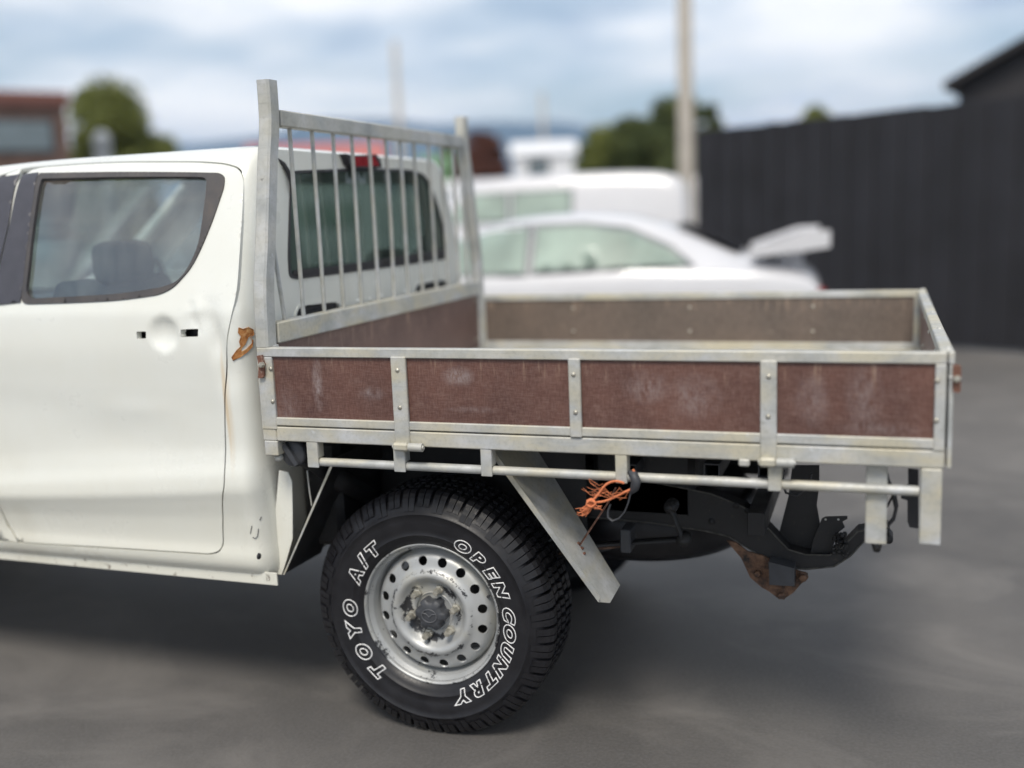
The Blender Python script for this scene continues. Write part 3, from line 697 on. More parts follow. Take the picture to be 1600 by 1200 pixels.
for y in (.44, 1.25): MB().box(.0, TL-.05, y, y+.05, ZC-.09, ZC-.012, bev=.003).build('long_bearer', M_BLK, tf)
# rope rail on brackets
pz = .8805
MB().tube([(at(484, 722, Y=.02).x, .022, pz), (at(1436, 768, Y=.02).x, .022, pz)], .0125, 16).build('rope_rail', M_GALV, tf)
for a, b in [(481, 498), (616, 633.5), (752, 769), (962, 980), (1200, 1221)]:
    py = 722+(a-484)*.0483
    x0 = at(a, py, Y=.006).x; x1 = at(b, py, Y=.006).x
    MB().box(x0, x1, .004, .009, pz-.014, ZC+.001, bev=.0015).box(x0, x1, .009, .040, pz+.013, ZC-.0, bev=.0015).build('rail_bracket', M_GALV, tf)
xa, xb = at(1352, 800, Y=.03).x, at(1386, 800, Y=.03).x
MB().box(xa, xb, .032, .075, at(1370, 851, Y=.032).z, ZC+.001, bev=.003).build('rear_leg', M_GALV, tf)
xa, xb = at(1437, 800, Y=.0).x, at(1471, 800, Y=.0).x
MB().box(xa, xb, .0, .045, at(1450, 852, Y=0).z, ZC-.001, bev=.003).build('rear_leg', M_GALV, tf)
p0 = at(410, 725, Y=0)
MB().box(.004, .048, .0005, .045, .898, ZC-.0005, bev=.002).build('front_leg', M_GALV, tf)
MB().box(.002, .0455, .046, .07, ZC, ZB, bev=.002).build('weld_plate', M_GALV2, tf)
MB().lathe([(0, 0), (.010, .001), (.010, .02)], at(433, 717, Y=.012), 10).build('bolt_head', M_GALV2, tf)

# headboard
hb = empty('headboard'); hb.parent = truck
DI = .1045
def post(mirror):
    pts = [(0, .93), (0, 1.30), (.003, 1.36), (.012, 1.42), (.030, 1.50), (DI-.025, 1.76), (DI-.010, 1.82), (DI-.002, 1.87), (DI, 1.92), (DI, 1.978)]
    mb = MB(); px_, py_ = .042, .054; secs = []
    for i, (d, z) in enumerate(pts):
        xo = -.003 if z < 1 else 0
        y0 = .001+d; y1 = y0+py_; r = .006
        if mirror: y0, y1 = TW-y1, TW-y0
        x0 = .001+xo; x1 = x0+px_
        secs.append([(x0+r, y0, z), (x1-r, y0, z), (x1, y0+r, z), (x1, y1-r, z), (x1-r, y1, z), (x0+r, y1, z), (x0, y1-r, z), (x0, y0+r, z)])
    if True:
        zl = ZB+.0; secs[0] = [(a, b, ZT+.001 if not mirror else ZC) for a, b, c in secs[0]]
    for i in range(len(secs)-1): mb.add(secs[i]+secs[i+1], [(k, (k+1) % 8, 8+(k+1) % 8, 8+k) for k in range(8)])
    mb.add(secs[0], [tuple(range(8))]); mb.add(secs[-1], [tuple(range(8))])
    return mb.build('post', M_GALV2, hb)
post(False); post(True)
MB().box(.003, .043, GT+.001, .058, ZC+.047, ZT+.003, bev=.002).build('post_foot', M_GALV2, hb)
MB().box(.002, .042, DI+.060, TW-DI-.060, 1.849, 1.897, bev=.004).build('top_rail', M_GALV2, hb)
MB().box(.003, .043, .060, TW-.060, 1.222, 1.284, bev=.004).build('bottom_rail', M_GALV, hb)
MB().box(.018, .028, .055, TW-.055, ZB, 1.2215, bev=0).build('plywood_panel', M_PLYHB, hb)
tops = [(433, 262), (452, 200), (487, 205), (520, 210), (549, 212), (576, 216), (602, 219), (625, 221), (646, 223), (669, 225), (689, 227), (707, 229), (719, 232)]
bots = [(446, 499), (474.5, 494), (507, 487), (537, 481), (565, 475), (592, 468), (616, 462), (638, 457), (660.5, 452), (682, 448), (700.7, 445), (717.5, 441), (730, 439)]
for i, (a, b) in enumerate(zip(tops, bots)):
    ya = at(*a, X=.022); yb = at(*b, X=.022)
    if i == 0:
        yt = .118; yb_ = yb.y; zt_ = 1.86
        MB().tube([(.022, yb_-.004+.0, 1.283), (.022, DI-.032+.0, 1.70)], .0065, 10).build('bar', M_GALV2, hb); continue
    yt = ya.y+(yb.y-ya.y)*0; dz = (yt-yb.y)/(ya.z-1.283)
    mid = Vector((.022+random.uniform(-.003, .003), (yt+yb.y)/2+random.uniform(-.003, .003), 1.57))
    MB().tube([(.022, yb.y, 1.282), mid, (.022, yb.y+dz*(1.850-1.283), 1.850)], .0068, 10).build('bar', M_GALV2, hb)
for px, py in [(742, 470), (744, 530), (462, 525)]:
    p = at(px, py, X=.029)
    o = link('rivet', rivet_me, hb); o.location = p; o.rotation_euler[2] = R(90)

# ------------------------------------------------------------------ wheels
WX, WZ, WR = .4396, .386, .386
def arcpt(r, y, a): return (r*math.cos(a), y, r*math.sin(a))
def make_wheel(yface, letters):
    w = empty('wheel'); w.parent = truck; w.location = (WX, yface, WZ)
    # tyre: y is measured from the rim flange plane
    half = [(.214, .012), (.221, .006), (.229, -.002), (.240, -.010), (.252, -.0145), (.2535, -.0165), (.256, -.0165), (.2575, -.015), (.275, -.0205), (.300, -.0235), (.318, -.0225), (.3195, -.0245), (.322, -.0245), (.324, -.0215), (.338, -.017), (.352, -.007), (.362, .006), (.368, .018), (.3725, .030)]
    wid = .222
    prof = half + [(.3735, wid/2)] + [(r, wid-y) for r, y in half[::-1]]
    mb = MB().lathe(prof, (0, 0, 0), 144)
    def blk(a0, a1, y0, y1, r0, r1, sh=0, tp=.0035):
        n = []; da = tp/.38
        for r, k in ((r0, 0), (r1, 1)):
            for (a, y, s1, s2) in ((a0, y0, 1, 1), (a1, y0, -1, 1), (a1, y1, -1, -1), (a0, y1, 1, -1)):
                aa = a+s1*da*k*.6+sh*(y-y0)/.04; n.append(arcpt(r, y+s2*tp*.5*k, aa))
        mb.hexa(n)
    NB = 46
    for i in range(NB):
        a = 2*PI*i/NB; p = 2*PI/NB
        for sd_ in (0, 1):
            f = (lambda y: y) if sd_ == 0 else (lambda y: wid-y)
            long_ = i % 2 == 0
            # shoulder lug with sipe, and its foot running down the sidewall
            for (q0, q1) in ((.04, .40), (.46, .84)):
                c = []
                rr = .331 if long_ else .345; yo = -.0185 if long_ else -.0135
                inner = [(rr, yo-.0005), (.3865, .018), (.3865, .044), (.368, .044)]
                outer_ = [(rr-.002, yo+.006), (.366, .020), (.372, .044), (.366, .044)]
                s_ = [(rr, yo-.0035), (.352, -.0125), (.366, -.0045), (.3785, .005), (.3868, .018), (.3872, .046), (.370, .046), (.360, .02), (rr, yo+.010)]
                A0 = a+q0*p; A1 = a+q1*p; tpd = .0012
                v0 = [arcpt(r, f(y), A0) for r, y in s_]; v1_ = [arcpt(r, f(y), A1) for r, y in s_]; m_ = len(s_)
                mb.add(v0+v1_, [tuple(range(m_)), tuple(range(m_, 2*m_))]+[(k, (k+1) % m_, m_+(k+1) % m_, m_+k) for k in range(m_)])
            for (q0, q1) in ((.00, .36), (.42, .80)):
                y0, y1 = sorted((f(.054), f(.084))); blk(a+(q0+.1)*p, a+(q1+.1)*p, y0, y1, .369, .3875, .012*(1 if i % 2 else -1))
        for (q0, q1) in ((.1, .46), (.54, .9)):
            blk(a+q0*p, a+q1*p, .093, .129, .369, .388, -.015)
    ty = mb.build('tyre', M_RUB, w)
    # raised outlined letters
    if letters:
        def word(chars, ang0, ang1, rb, hgt):
            n = len(chars)
            for i, ch in enumerate(chars):
                ang = ang0+(ang1-ang0)*i/(n-1)
                cu = bpy.data.curves.new('letter', 'FONT'); cu.body = ch; cu.size = hgt/.72; cu.align_x = 'CENTER'; cu.shear = .22; cu.offset = .0036
                cu.fill_mode = 'NONE'; cu.bevel_depth = .0015; cu.bevel_resolution = 1; cu.resolution_u = 6
                ob = bpy.data.objects.new('tmp', cu); COL.objects.link(ob); bpy.context.view_layer.update()
                me = bpy.data.meshes.new_from_object(ob.evaluated_get(bpy.context.evaluated_depsgraph_get())); bpy.data.objects.remove(ob)
                for v in me.vertices:
                    u, h, d = v.co.x*1.2, v.co.y, v.co.z
                    r = rb+h; th = ang-u/(rb+hgt/2)
                    yb = interp([(.24, -.010), (.256, -.0152), (.275, -.0205), (.300, -.0235), (.318, -.0225), (.34, -.017)], r)
                    v.co = (r*math.cos(th), yb-.0008-d, r*math.sin(th))
                for pg in me.polygons: pg.use_smooth = True
                me.name = 'letter'; link('letter', me, ty, M_LET)
        word('OPEN', R(LA[0]), R(LA[1]), LR, LH); word('COUNTRY', R(LA[2]), R(LA[3]), LR, LH)
        word('TOYO', R(LA[4]), R(LA[5]), LR, LH); word('A/T', R(LA[6]), R(LA[7]), LR, LH)
    # rim: flange and barrel
    rim = MB().lathe([(.214, .016), (.2155, .006), (.2195, .001), (.2225, .001), (.2235, .005), (.2205, .0055), (.2165, .008), (.2125, .018), (.206, .024), (.2025, .032), (.2015, .060), (.1955, .066), (.1935, .075), (.1935, .2)], (0, 0, 0), 96).build('rim', M_RIM, w)
    dy = [(.0, .036), (.048, .036), (.086, .034), (.096, .028), (.106, .014), (.116, .005), (.124, .004), (.132, .009), (.140, .017), (.152, .021), (.176, .028), (.186, .042), (.1935, .060)]
    circ = lambda cx, cy, r, n: [(cx+r*math.cos(2*PI*k/n), cy+r*math.sin(2*PI*k/n)) for k in range(n)]
    holes = [circ(.164*math.cos(2*PI*(k+.40)/16), .164*math.sin(2*PI*(k+.40)/16), .0148, 16) for k in range(16)]
    skin('disc', circ(0, 0, .1935, 90), holes, lambda u, v: Vector((u, interp(dy, math.hypot(u, v)), v)), .0085, M_RIM, .004, w)
    # hub cap with six lobes and the winged emblem
    n_ = 72; lob = [(.046+.005*math.tanh(4*math.cos(6*(2*PI*k/n_)+.3))) for k in range(n_)]
    mb = MB(); ys = [.040, .004, -.002, -.006, -.006]; ks = [1, 1, .93, .62, .0]
    vs = [(lob[k]*s*math.cos(2*PI*k/n_) if s > .7 else .05*s*math.cos(2*PI*k/n_), y, lob[k]*s*math.sin(2*PI*k/n_) if s > .7 else .05*s*math.sin(2*PI*k/n_)) for y, s in zip(ys, ks) for k in range(n_)]
    mb.add(vs, [(j*n_+k, j*n_+(k+1) % n_, (j+1)*n_+(k+1) % n_, (j+1)*n_+k) for j in range(4) for k in range(n_)], True)
    hc = mb.build('hub_cap', M_CAPG, w)
    rr = [Vector((.024*math.cos(2*PI*k/32), -.008, .020*math.sin(2*PI*k/32))) for k in range(33)]
    q = MB().tube(rr, .0016, 6, False)
    q.tube([(-.021, -.008, .007), (-.010, -.008, .006), (-.003, -.008, 0), (0, -.008, -.004), (.003, -.008, 0), (.010, -.008, .006), (.021, -.008, .007)], .0016, 6)
    q.build('emblem', M_DARK if False else simple('emblem_grey', (.10, .105, .115), .4), w)
    for k in range(6):
        a = 2*PI*(k+.22)/6; c = (.0755*math.cos(a), -.017, .0755*math.sin(a))
        MB().lathe([(.0, .012), (.008, .013), (.0105, .018), (.0105, .040), (.014, .041), (.0145, .052)], c, 6, smooth=False).build('wheel_nut', M_NUT, w)
    MB().lathe([(.058, .038), (.0585, .032), (.061, .0315), (.0625, .0345)], (0, 0, 0), 60).build('hub_ring', M_RIM, w)
    MB().lathe([(.0, .10), (.15, .10), (.16, .12), (.16, .17), (.0, .17)], (0, 0, 0), 40).build('brake_drum', M_BLK, w)
    p1 = arcpt(.175, .045, R(18)); p2 = arcpt(.195, .030, R(20)); MB().tube([p1, p2], .004, 8).build('valve_stem', M_DARK, w)
    return w
LR, LH = .244, .036
LA = [62.4, 25, 7.7, -66, -132, -180, 155, 132]
wh = make_wheel(.147, True)
wf = dup(wh, truck, (WX, TW-.147, WZ)); wf.rotation_euler[2] = PI
w3 = dup(wh, truck, (WX-3.2, .147, WZ)); w4 = dup(wh, truck, (WX-3.2, TW-.147, WZ)); w4.rotation_euler[2] = PI

# ------------------------------------------------------------------ mudguards
def guard(name, p_top, p_bot, yn, width_t, width_b, lip):
    g = empty(name); g.parent = truck
    a = at(*p_top, Y=yn); b = at(*p_bot, Y=yn); n = (b-a).cross(Vector((0, 1, 0))).normalized()
    return g, a, b, n
ga = at(790, 742, Y=.06); gb = at(945, 955, Y=.06); gn_ = (gb-ga).cross(Vector((0, 1, 0))).normalized()
up_ = (ga-gb).normalized()
gc = at_plane(968, 915, ga, gn_); ge = at_plane(858, 745, ga, gn_)
ext = (.942-ga.z)/up_.z
a2 = ga+up_*ext; wtop = (ge.y-ga.y)*1.02
e2 = a2+Vector((0, wtop+.06, 0))
mg = empty('mudguard'); mg.parent = truck
b1 = gb+(gc-gb)*.0; poly = [a2, gb+up_*.035, gb+(gc-gb)*.35, gc, e2]
MB().prism([gb+up_*.03+Vector((0, -.0, 0)), gb+(gc-gb)*.30, gc, e2, a2], gn_*.0025).build('guard_sheet', M_GALV, mg)
bd = (up_*.0+gn_*.016+Vector((0, .0, 0)))
MB().prism([a2, gb+up_*.03, gb+up_*.04+bd*1.0+Vector((0, -.004, 0)), a2+bd+Vector((0, -.004, 0))], Vector((0, .0025, 0))).build('guard_lip', M_GALV, mg)
r0 = at(955, 778, Y=.12); r1 = at_plane(905, 853, ga, gn_)
MB().tube([at(962, 762, Y=.10), r0, r1, r1-up_*.006+Vector((.004, -.004, 0))], .0028, 8).build('stay_rod', M_LATCH, mg)
for px, py in [(902, 850), (908, 858), (911, 866)]:
    p = at_plane(px, py, ga, gn_); MB().tube([p-gn_*.008, p+gn_*.008], .004, 8).build('guard_screw', M_LATCH, mg)
# front guard, seen on its edge
fa = at(513, 730, Y=.07); fb = at(441, 897, Y=.07); fn = (fb-fa).cross(Vector((0, 1, 0))).normalized(); fu = (fa-fb).normalized()
mg2 = empty('mudguard'); mg2.parent = truck
fa2 = fa+fu*.03
MB().prism([fa2, fb, fb+Vector((.012, .21, 0)), fa2+Vector((.0, .21, 0))], fn*.003).build('guard_sheet', M_BLK, mg2)
MB().prism([fa2, fb, fb+Vector((.007, -.0, -.002)), fa2+Vector((.010, 0, -.004))], Vector((0, .004, 0))).build('guard_lip', M_GALV, mg2)
# inner wheel arch: dark tub between the guards
MB().box(.15, .85, .46, .465, .55, .93, bev=0).build('arch_liner', M_BLK, mg2)

# ------------------------------------------------------------------ chassis and running gear
ch = empty('chassis'); ch.parent = truck
def rail_from(pts, wids, Y0, dep, name, mat, parent):
    """a pressed rail whose top and bottom edge follow a line of points on plane Y0"""
    c = [at(px, py, Y=Y0) for px, py in pts]; top = []; bot = []
    for i, p in enumerate(c):
        t_ = (c[min(i+1, len(c)-1)]-c[max(0, i-1)]).normalized(); nn = Vector((-t_.z, 0, t_.x))
        top.append(p+nn*wids[i]/2); bot.append(p-nn*wids[i]/2)
    mb = MB(); V = []
    for a, b in zip(top, bot):
        for q in (a, b): V.append(q)
        for q in (a, b): V.append(q+Vector((0, dep, 0)))
    F = []
    for i in range(len(c)-1):
        k = i*4; F += [(k, k+1, k+5, k+4), (k+2, k+6, k+7, k+3), (k, k+4, k+6, k+2), (k+1, k+3, k+7, k+5)]
    F += [(0, 2, 3, 1), (k+4, k+5, k+7, k+6)]
    mb.add(V, F)
    # rolled flanges along both edges
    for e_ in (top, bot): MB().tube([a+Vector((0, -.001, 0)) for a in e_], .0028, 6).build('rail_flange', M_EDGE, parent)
    return mb.build(name, mat, parent)
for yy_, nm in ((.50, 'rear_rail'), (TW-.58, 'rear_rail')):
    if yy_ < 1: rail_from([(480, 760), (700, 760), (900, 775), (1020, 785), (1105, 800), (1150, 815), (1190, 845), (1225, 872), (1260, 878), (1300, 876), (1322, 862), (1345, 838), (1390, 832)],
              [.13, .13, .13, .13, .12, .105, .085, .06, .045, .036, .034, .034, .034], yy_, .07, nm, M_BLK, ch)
    else: MB().box(-1.9, 1.4, yy_, yy_+.07, .60, .73).build(nm, M_BLK, ch)
MB().box(-3.0, .2, .50, .57, .48, .60).build('front_rail', M_BLK, ch)
MB().tube([(WX, .28, WZ), (WX, TW-.28, WZ)], .045, 14).build('rear_axle', M_BLK, ch)
bm_ = MB().lathe([(0, -.11), (.09, -.10), (.14, 0), (.09, .10), (0, .11)], (WX, TW/2, WZ), 20, 'X').build('differential', M_BLK, ch)
# leaf spring, clamp, shackle
ls = empty('leaf_spring'); ls.parent = ch
for k in range(4):
    pts = [at(px, py+k*4.5, Y=.36) for px, py in ([(560, 905), (700, 880), (850, 858), (930, 851), (1000, 846), (1062, 842)] if k < 1 else [(620+k*30, 896), (800, 866), (930, 851), (1000-k*22, 846)])]
    MB().tube(pts, .030, 4, flat=.16).build('leaf', M_RUSTB if k in (1,) else M_BLK, ls)
p = at(977, 845, Y=.325); MB().box(p.x-.016, p.x+.016, .322, .40, p.z-.038, p.z+.034, bev=.004).build('spring_clamp', M_CAPG, ls)
a = at(1048, 792, Y=.33); b = at(1068, 844, Y=.33)
MB().tube([a, b], [.026, .022], 4, flat=.35).build('shackle', M_BLK, ch)
for q in (a, b):
    MB().lathe([(0, -.022), (.011, -.020), (.014, -.012), (.020, -.010), (.020, .03)], q, 12).build('shackle_bolt', M_BLK, ch)
# spare wheel slung flat under the tray
MB().lathe([(.18, -.05), (.21, -.09), (.33, -.10), (.375, -.06), (.38, 0), (.375, .06), (.33, .10), (.21, .09), (.18, .05)], (at(1010, 830, Y=TW/2+.02).x, TW/2+.05, .545), 60, 'Z').build('spare_tyre', M_RUB, ch)
sxx = at(1010, 830, Y=TW/2+.02).x
for k in range(60):
    a = 2*PI*k/60
# exhaust and cross tubes
MB().box(.95, .99, .40, 1.3, .80, .86).box(1.35, 1.40, .40, 1.3, .62, .69).build('cross_tube', M_BLK, ch)
for px, py, s in [(1112, 737, 26), (1195, 737, 22), (985, 735, 20)]:
    a = at(px-s/2, py-s/2, Y=.40); b = at(px+s/2, py+s/2, Y=.40)
    mb = MB(); t_ = .005
    x0, x1, z0, z1 = a.x, b.x, b.z, a.z
    mb.box(x0, x1, .40, .62, z1-t_, z1, bev=.001).box(x0, x1, .40, .62, z0, z0+t_, bev=.001).box(x0, x0+t_, .40, .62, z0+t_, z1-t_, bev=.001).box(x1-t_, x1, .40, .62, z0+t_, z1-t_, bev=.001)
    mb.build('square_tube', M_CAPG, ch)
# tall bracket, side plate, towbar
def pl(name, pts, Y, dep, mat, parent): return MB().prism([at(px, py, Y=Y) for px, py in pts], (0, dep, 0)).build(name, mat, parent)
pl('tow_bracket', [(1238, 728), (1280, 728), (1280, 760), (1276, 790), (1290, 870), (1215, 862), (1218, 830), (1232, 775)], .56, .012, M_BLK, ch)
pl('tow_bracket', [(1244, 728), (1272, 735), (1268, 800), (1230, 800)], .66, .012, M_BLK, ch)
pl('side_plate', [(1284, 811), (1290, 808), (1324, 807), (1324, 811), (1316, 815), (1320, 824), (1310, 832), (1296, 868), (1266, 866), (1270, 846), (1279, 824)], .52, .008, M_BLK, ch)
for px in (1290, 1310):
    MB().lathe([(0, -.001), (.0035, -.0012)], at(px, 811.5, Y=.52), 10).build('bolt_hole', M_GALV2, ch)
pl('tow_hitch_plate', [(1135, 845), (1150, 848), (1168, 862), (1190, 868), (1240, 890), (1262, 897), (1262, 905), (1252, 912), (1240, 926), (1228, 934), (1214, 934), (1203, 925), (1190, 918), (1172, 902), (1158, 872)], .49, .010, M_RUSTB, ch)
hitch_box = [(1201, 878), (1241, 888), (1241, 916), (1202, 914)]
pl('tow_tube', hitch_box, .44, .06, M_CAPG, ch)
for px, py in [(1184, 895), (1254, 901), (1221, 929)]:
    c = at(px, py, Y=.488); MB().lathe([(0, -.016), (.009, -.016), (.0115, -.012), (.0115, -.002), (.017, -.001), (.017, .004)], c, 6, smooth=False).build('bolt', M_RUSTB, ch)
for px, py in [(1168, 798), (1112, 815), (1150, 790)]:
    c = at(px, py, Y=.498); MB().lathe([(0, -.004), (.008, -.003), (.010, .0)], c, 12).build('rail_bolt', M_BLK, ch)
# lump of torn bracket at the end of the rail
mb = MB(); random.seed(3)
for k in range(70):
    px, py = 1302+random.random()*22, 834+random.random()*34; c = at(px, py, Y=.48+random.random()*.04); r_ = .002+random.random()*.005
    mb.box(c.x-r_, c.x+r_, c.y-r_, c.y+r_, c.z-r_, c.z+r_, bev=.003)
mb.build('torn_bracket', M_BLK, ch)
MB().lathe([(0, -.03), (.012, -.03), (.012, .03), (0, .03)], at(1388, 838, Y=.30), 14).build('bush', M_BLK, ch)
MB().lathe([(0, -.014), (.008, -.014), (.012, 0), (.012, .012), (0, .012)], at(1370, 853, Y=.05), 12, 'Z').build('bump_stop', M_BLK, ch)
# wiring loom and light bracket
MB().tube([at(px, py, Y=.12) for px, py in [(1384, 735), (1388, 752), (1396, 775), (1400, 795), (1396, 812), (1386, 822), (1372, 824)]], .0045, 8).tube([at(px, py, Y=.14) for px, py in [(1386, 745), (1398, 768), (1402, 790), (1398, 806), (1388, 818), (1378, 812), (1384, 795), (1395, 775)]], .003, 8).build('wiring_loom', M_DARK, ch)
pl('light_bracket', [(1419, 733), (1435, 735), (1435, 826), (1421, 824), (1418, 815), (1418, 782), (1408, 779), (1408, 760), (1419, 758)], .15, .01, M_DARK, ch)
MB().tube([at(px, py, Y=.35) for px, py in [(1225, 735), (1222, 752), (1228, 770), (1245, 775), (1262, 762), (1268, 740)]], .0035, 8).build('brake_hose', M_DARK, ch)
MB().box(1.10, 1.45, .62, 1.15, .80, .93, bev=.01).build('tray_mount', M_BLK, ch)
MB().box(.86, 1.18, .5, 1.2, .62, .93, bev=.02).build('fuel_tank', M_BLK, ch)
MB().box(-.02, .12, .22, 1.4, .55, .90, bev=.02).build('cab_mount', M_BLK, ch)
# fuel filler
ff = empty('fuel_filler'); ff.parent = truck
c = at(457, 709, Y=.04)
MB().lathe([(.0, -.002), (.036, -.002), (.041, .004), (.042, .022), (.036, .026), (.036, .05), (.03, .06)], c, 36).build('cap', M_CAPG, ff)
d_ = Vector((.62, 0, .78)).normalized(); u2 = Vector((-.78, 0, .62))*0+Vector((-.55, 0, .83)).normalized()
w2 = u2.cross(Vector((0, 1, 0)))
q = [c+u2*.036+w2*.009, c+u2*.036-w2*.009, c-u2*.036-w2*.007, c-u2*.036+w2*.007]
MB().prism([v+Vector((0, -.003, 0)) for v in q], (0, -.013, 0)).build('grip', M_CAPG, ff)
MB().tube([c+Vector((0, .04, -.01)), c+Vector((.03, .09, -.05)), c+Vector((.06, .16, -.12)), c+Vector((.08, .3, -.2))], .032, 14).build('filler_neck', M_BLK, ff)
MB().tube([at(480, 735, Y=.1), at(484, 770, Y=.1), at(489, 800, Y=.1)], .0025, 6).build('cable', M_GALV2, ff)

# ------------------------------------------------------------------ things tied to the rail
random.seed(11)
rope = empty('twine', 'frayed orange twine knotted round the rope rail behind the wheel', 'twine')
def strand(pts, Y, r, n=6):
    P_ = [at(px, py, Y=Y) for px, py in pts]
    return P_
def braid(name, pts, Y, r, parent):
    P_ = [at(px, py, Y=Y+random.uniform(-.003, .003)) for px, py in pts]
    # densify with a smooth curve and wrap three plies
    C_ = []
    for i in range(len(P_)-1):
        p0, p1, p2, p3 = P_[max(i-1, 0)], P_[i], P_[i+1], P_[min(i+2, len(P_)-1)]
        for k in range(8):
            t_ = k/8; C_.append(.5*((2*p1)+(p2-p0)*t_+(2*p0-5*p1+4*p2-p3)*t_*t_+(3*p1-p0-3*p2+p3)*t_**3))
    C_.append(P_[-1]); mb = MB()
    for ply_ in range(3):
        pp = []
        for i, p in enumerate(C_):
            a = i*.9+ply_*2*PI/3; tg_ = (C_[min(i+1, len(C_)-1)]-C_[max(i-1, 0)]).normalized(); A = tg_.cross(Vector((0, 1, 0))).normalized()
            pp.append(p+A*math.cos(a)*r*.5+Vector((0, 1, 0))*math.sin(a)*r*.5)
        mb.tube(pp, r*.55, 6)
    return mb.build(name, M_ROPE, parent)
braid('cord', [(989, 734), (994, 742), (996, 752), (990, 762), (978, 768), (962, 776), (945, 783), (930, 785), (920, 787)], .0, .0034, rope)
braid('cord', [(920, 787), (930, 778), (938, 768), (946, 758), (955, 753), (965, 752), (975, 755)], -.005, .0034, rope)
braid('knot', [(917, 783), (925, 780), (930, 787), (924, 792), (917, 788), (922, 782), (929, 785)], -.010, .0034, rope)
fb_ = MB()
for k in range(60):
    x, y = 922+random.uniform(-4, 4), 786+random.uniform(-3, 3)
    if k < 30: ex, ey = 906+random.uniform(-6, 12), 800+random.uniform(-6, 6)
    elif k < 40: ex, ey = 938+random.uniform(-4, 6), 792+random.uniform(-2, 4)
    else: x, y = 925+random.uniform(0, 60), 770+random.uniform(-15, 8); ex, ey = x-random.uniform(8, 30), y-random.uniform(-12, 18)
    pts = [at(x+(ex-x)*s+random.uniform(-2, 2), y+(ey-y)*s+random.uniform(-2, 2)+4*math.sin(s*3), Y=-.006+random.uniform(-.006, .006)) for s in (0, .33, .66, 1)]
    fb_.tube(pts, .0009 if k < 40 else .0006, 5)
fb_.build('frayed_end', M_ROPE, rope)
band = empty('rubber_strap', 'black rubber strap looped over the rope rail beside the orange twine', 'strap')
MB().tube([at(px, py, Y=Y) for px, py, Y in [(984, 738, .02), (990, 742, .0), (994, 752, -.004), (992, 762, .0), (986, 768, .01)]], [.007, .012, .013, .012, .008], 10).build('wrap', M_CAPG, band)
MB().tube([at(px, py, Y=.01) for px, py in [(986, 768), (982, 785), (976, 800), (967, 810), (957, 814), (950, 808), (950, 798), (954, 788)]], [.005, .0045, .004, .004, .006, .006, .006, .005], 8, flat=.5).build('loop', M_CAPG, band)

# ------------------------------------------------------------------ background
def foot(px, D): p = at(px, 330, D=D); return Vector((p.x, p.y, 0))
def zat(px, py, D): return at(px, py, D=D).z
# dark fence
M_FEN = simple('charcoal_fence_paint', (.013, .013, .017), .7, var=.35, scale=1.5)
fs = Vector((6.2, 6.79, 0)); fe = Vector((-.47, 10.63, 0)); FH = 2.467
fence = empty('board_fence', 'tall charcoal vertical board fence behind the tray', 'fence', fs)
fdv = (fe-fs); FLn = fdv.length; fdv.normalize(); fang = math.atan2(fdv.y, fdv.x); fence.rotation_euler[2] = fang
me_b = None; nb = int(FLn/.15)
for k in range(nb):
    o = None
    if me_b is None:
        o = MB().box(0, .168, -.01, .010, .03, FH, bev=.004).build('board', M_FEN, fence); me_b = o.data
    else: o = link('board', me_b, fence)
    o.location = (k*FLn/nb, (k % 2)*.022+random.uniform(-.001, .001), random.uniform(-.008, .008))
for z in (.4, 1.3, 2.2): MB().box(0, FLn, -.06, -.013, z-.04, z+.04, bev=0).build('fence_rail', M_FEN, fence)
for k in range(4): MB().box(k*2.4, k*2.4+.1, -.16, -.061, 0, 2.3, bev=0).build('fence_post', M_FEN, fence)
# vehicles
def station_body(name, st, mat, parent):
    """st: x, half width, z bottom, z belt, z top, half width at top"""
    rows = []
    for x, w, zb, zl, zt, wt in st:
        rows.append([(x, -w*.92, zb), (x, -w, zb+.22), (x, -w*.985, zl-.06), (x, -w*.95, zl), (x, -wt-.015, zt-.07), (x, -wt*.86, zt-.012), (x, -wt*.45, zt), (x, 0, zt+.006), (x, wt*.45, zt), (x, wt*.86, zt-.012), (x, wt+.015, zt-.07), (x, w*.95, zl), (x, w*.985, zl-.06), (x, w, zb+.22), (x, w*.92, zb)])
    n = len(rows[0]); mb = MB(); mb.add([p for r in rows for p in r], [(j*n+i, j*n+i+1, (j+1)*n+i+1, (j+1)*n+i) for j in range(len(rows)-1) for i in range(n-1)], True)
    mb.add(rows[0], [tuple(range(n))]); mb.add(rows[-1], [tuple(range(n))])
    o = mb.build(name, mat, parent)
    sm = o.modifiers.new('s', 'SUBSURF'); sm.levels = 2; sm.render_levels = 2
    return o
from mathutils.bvhtree import BVHTree
def sidewin(pts, parent, body, mat):
    """a window let into the curved side of a body, with its dark surround"""
    bpy.context.view_layer.update(); bv = BVHTree.FromObject(body, bpy.context.evaluated_depsgraph_get())
    for sg in (-1, 1):
        def fm(d):
            def f(x, z):
                h = bv.ray_cast(Vector((x, sg*3, z)), Vector((0, -sg, 0)))[0]; return Vector((x, (h.y if h else sg*.7)+sg*d, z))
            return f
        w = skin('side_window', offs(pts, .035), [], fm(.008), .12, M_SURR, .004, parent, out=Vector((0, sg, 0)))
        skin('pane', pts, [], fm(.016), .12, mat, 0, w, out=Vector((0, sg, 0)))
def carwheel(x, y, r, parent):
    w = empty('wheel'); w.parent = parent; w.location = (x, y, r)
    MB().lathe([(.6*r, -.10), (.93*r, -.11), (r, -.08), (r, .08), (.93*r, .11), (.6*r, .10)], (0, 0, 0), 32).build('tyre', M_RUB, w)
    MB().lathe([(0, -.06), (.3*r, -.08), (.58*r, -.09), (.62*r, -.10), (.62*r, .1), (0, .06)], (0, 0, 0), 24).build('rim', M_RIM, w)
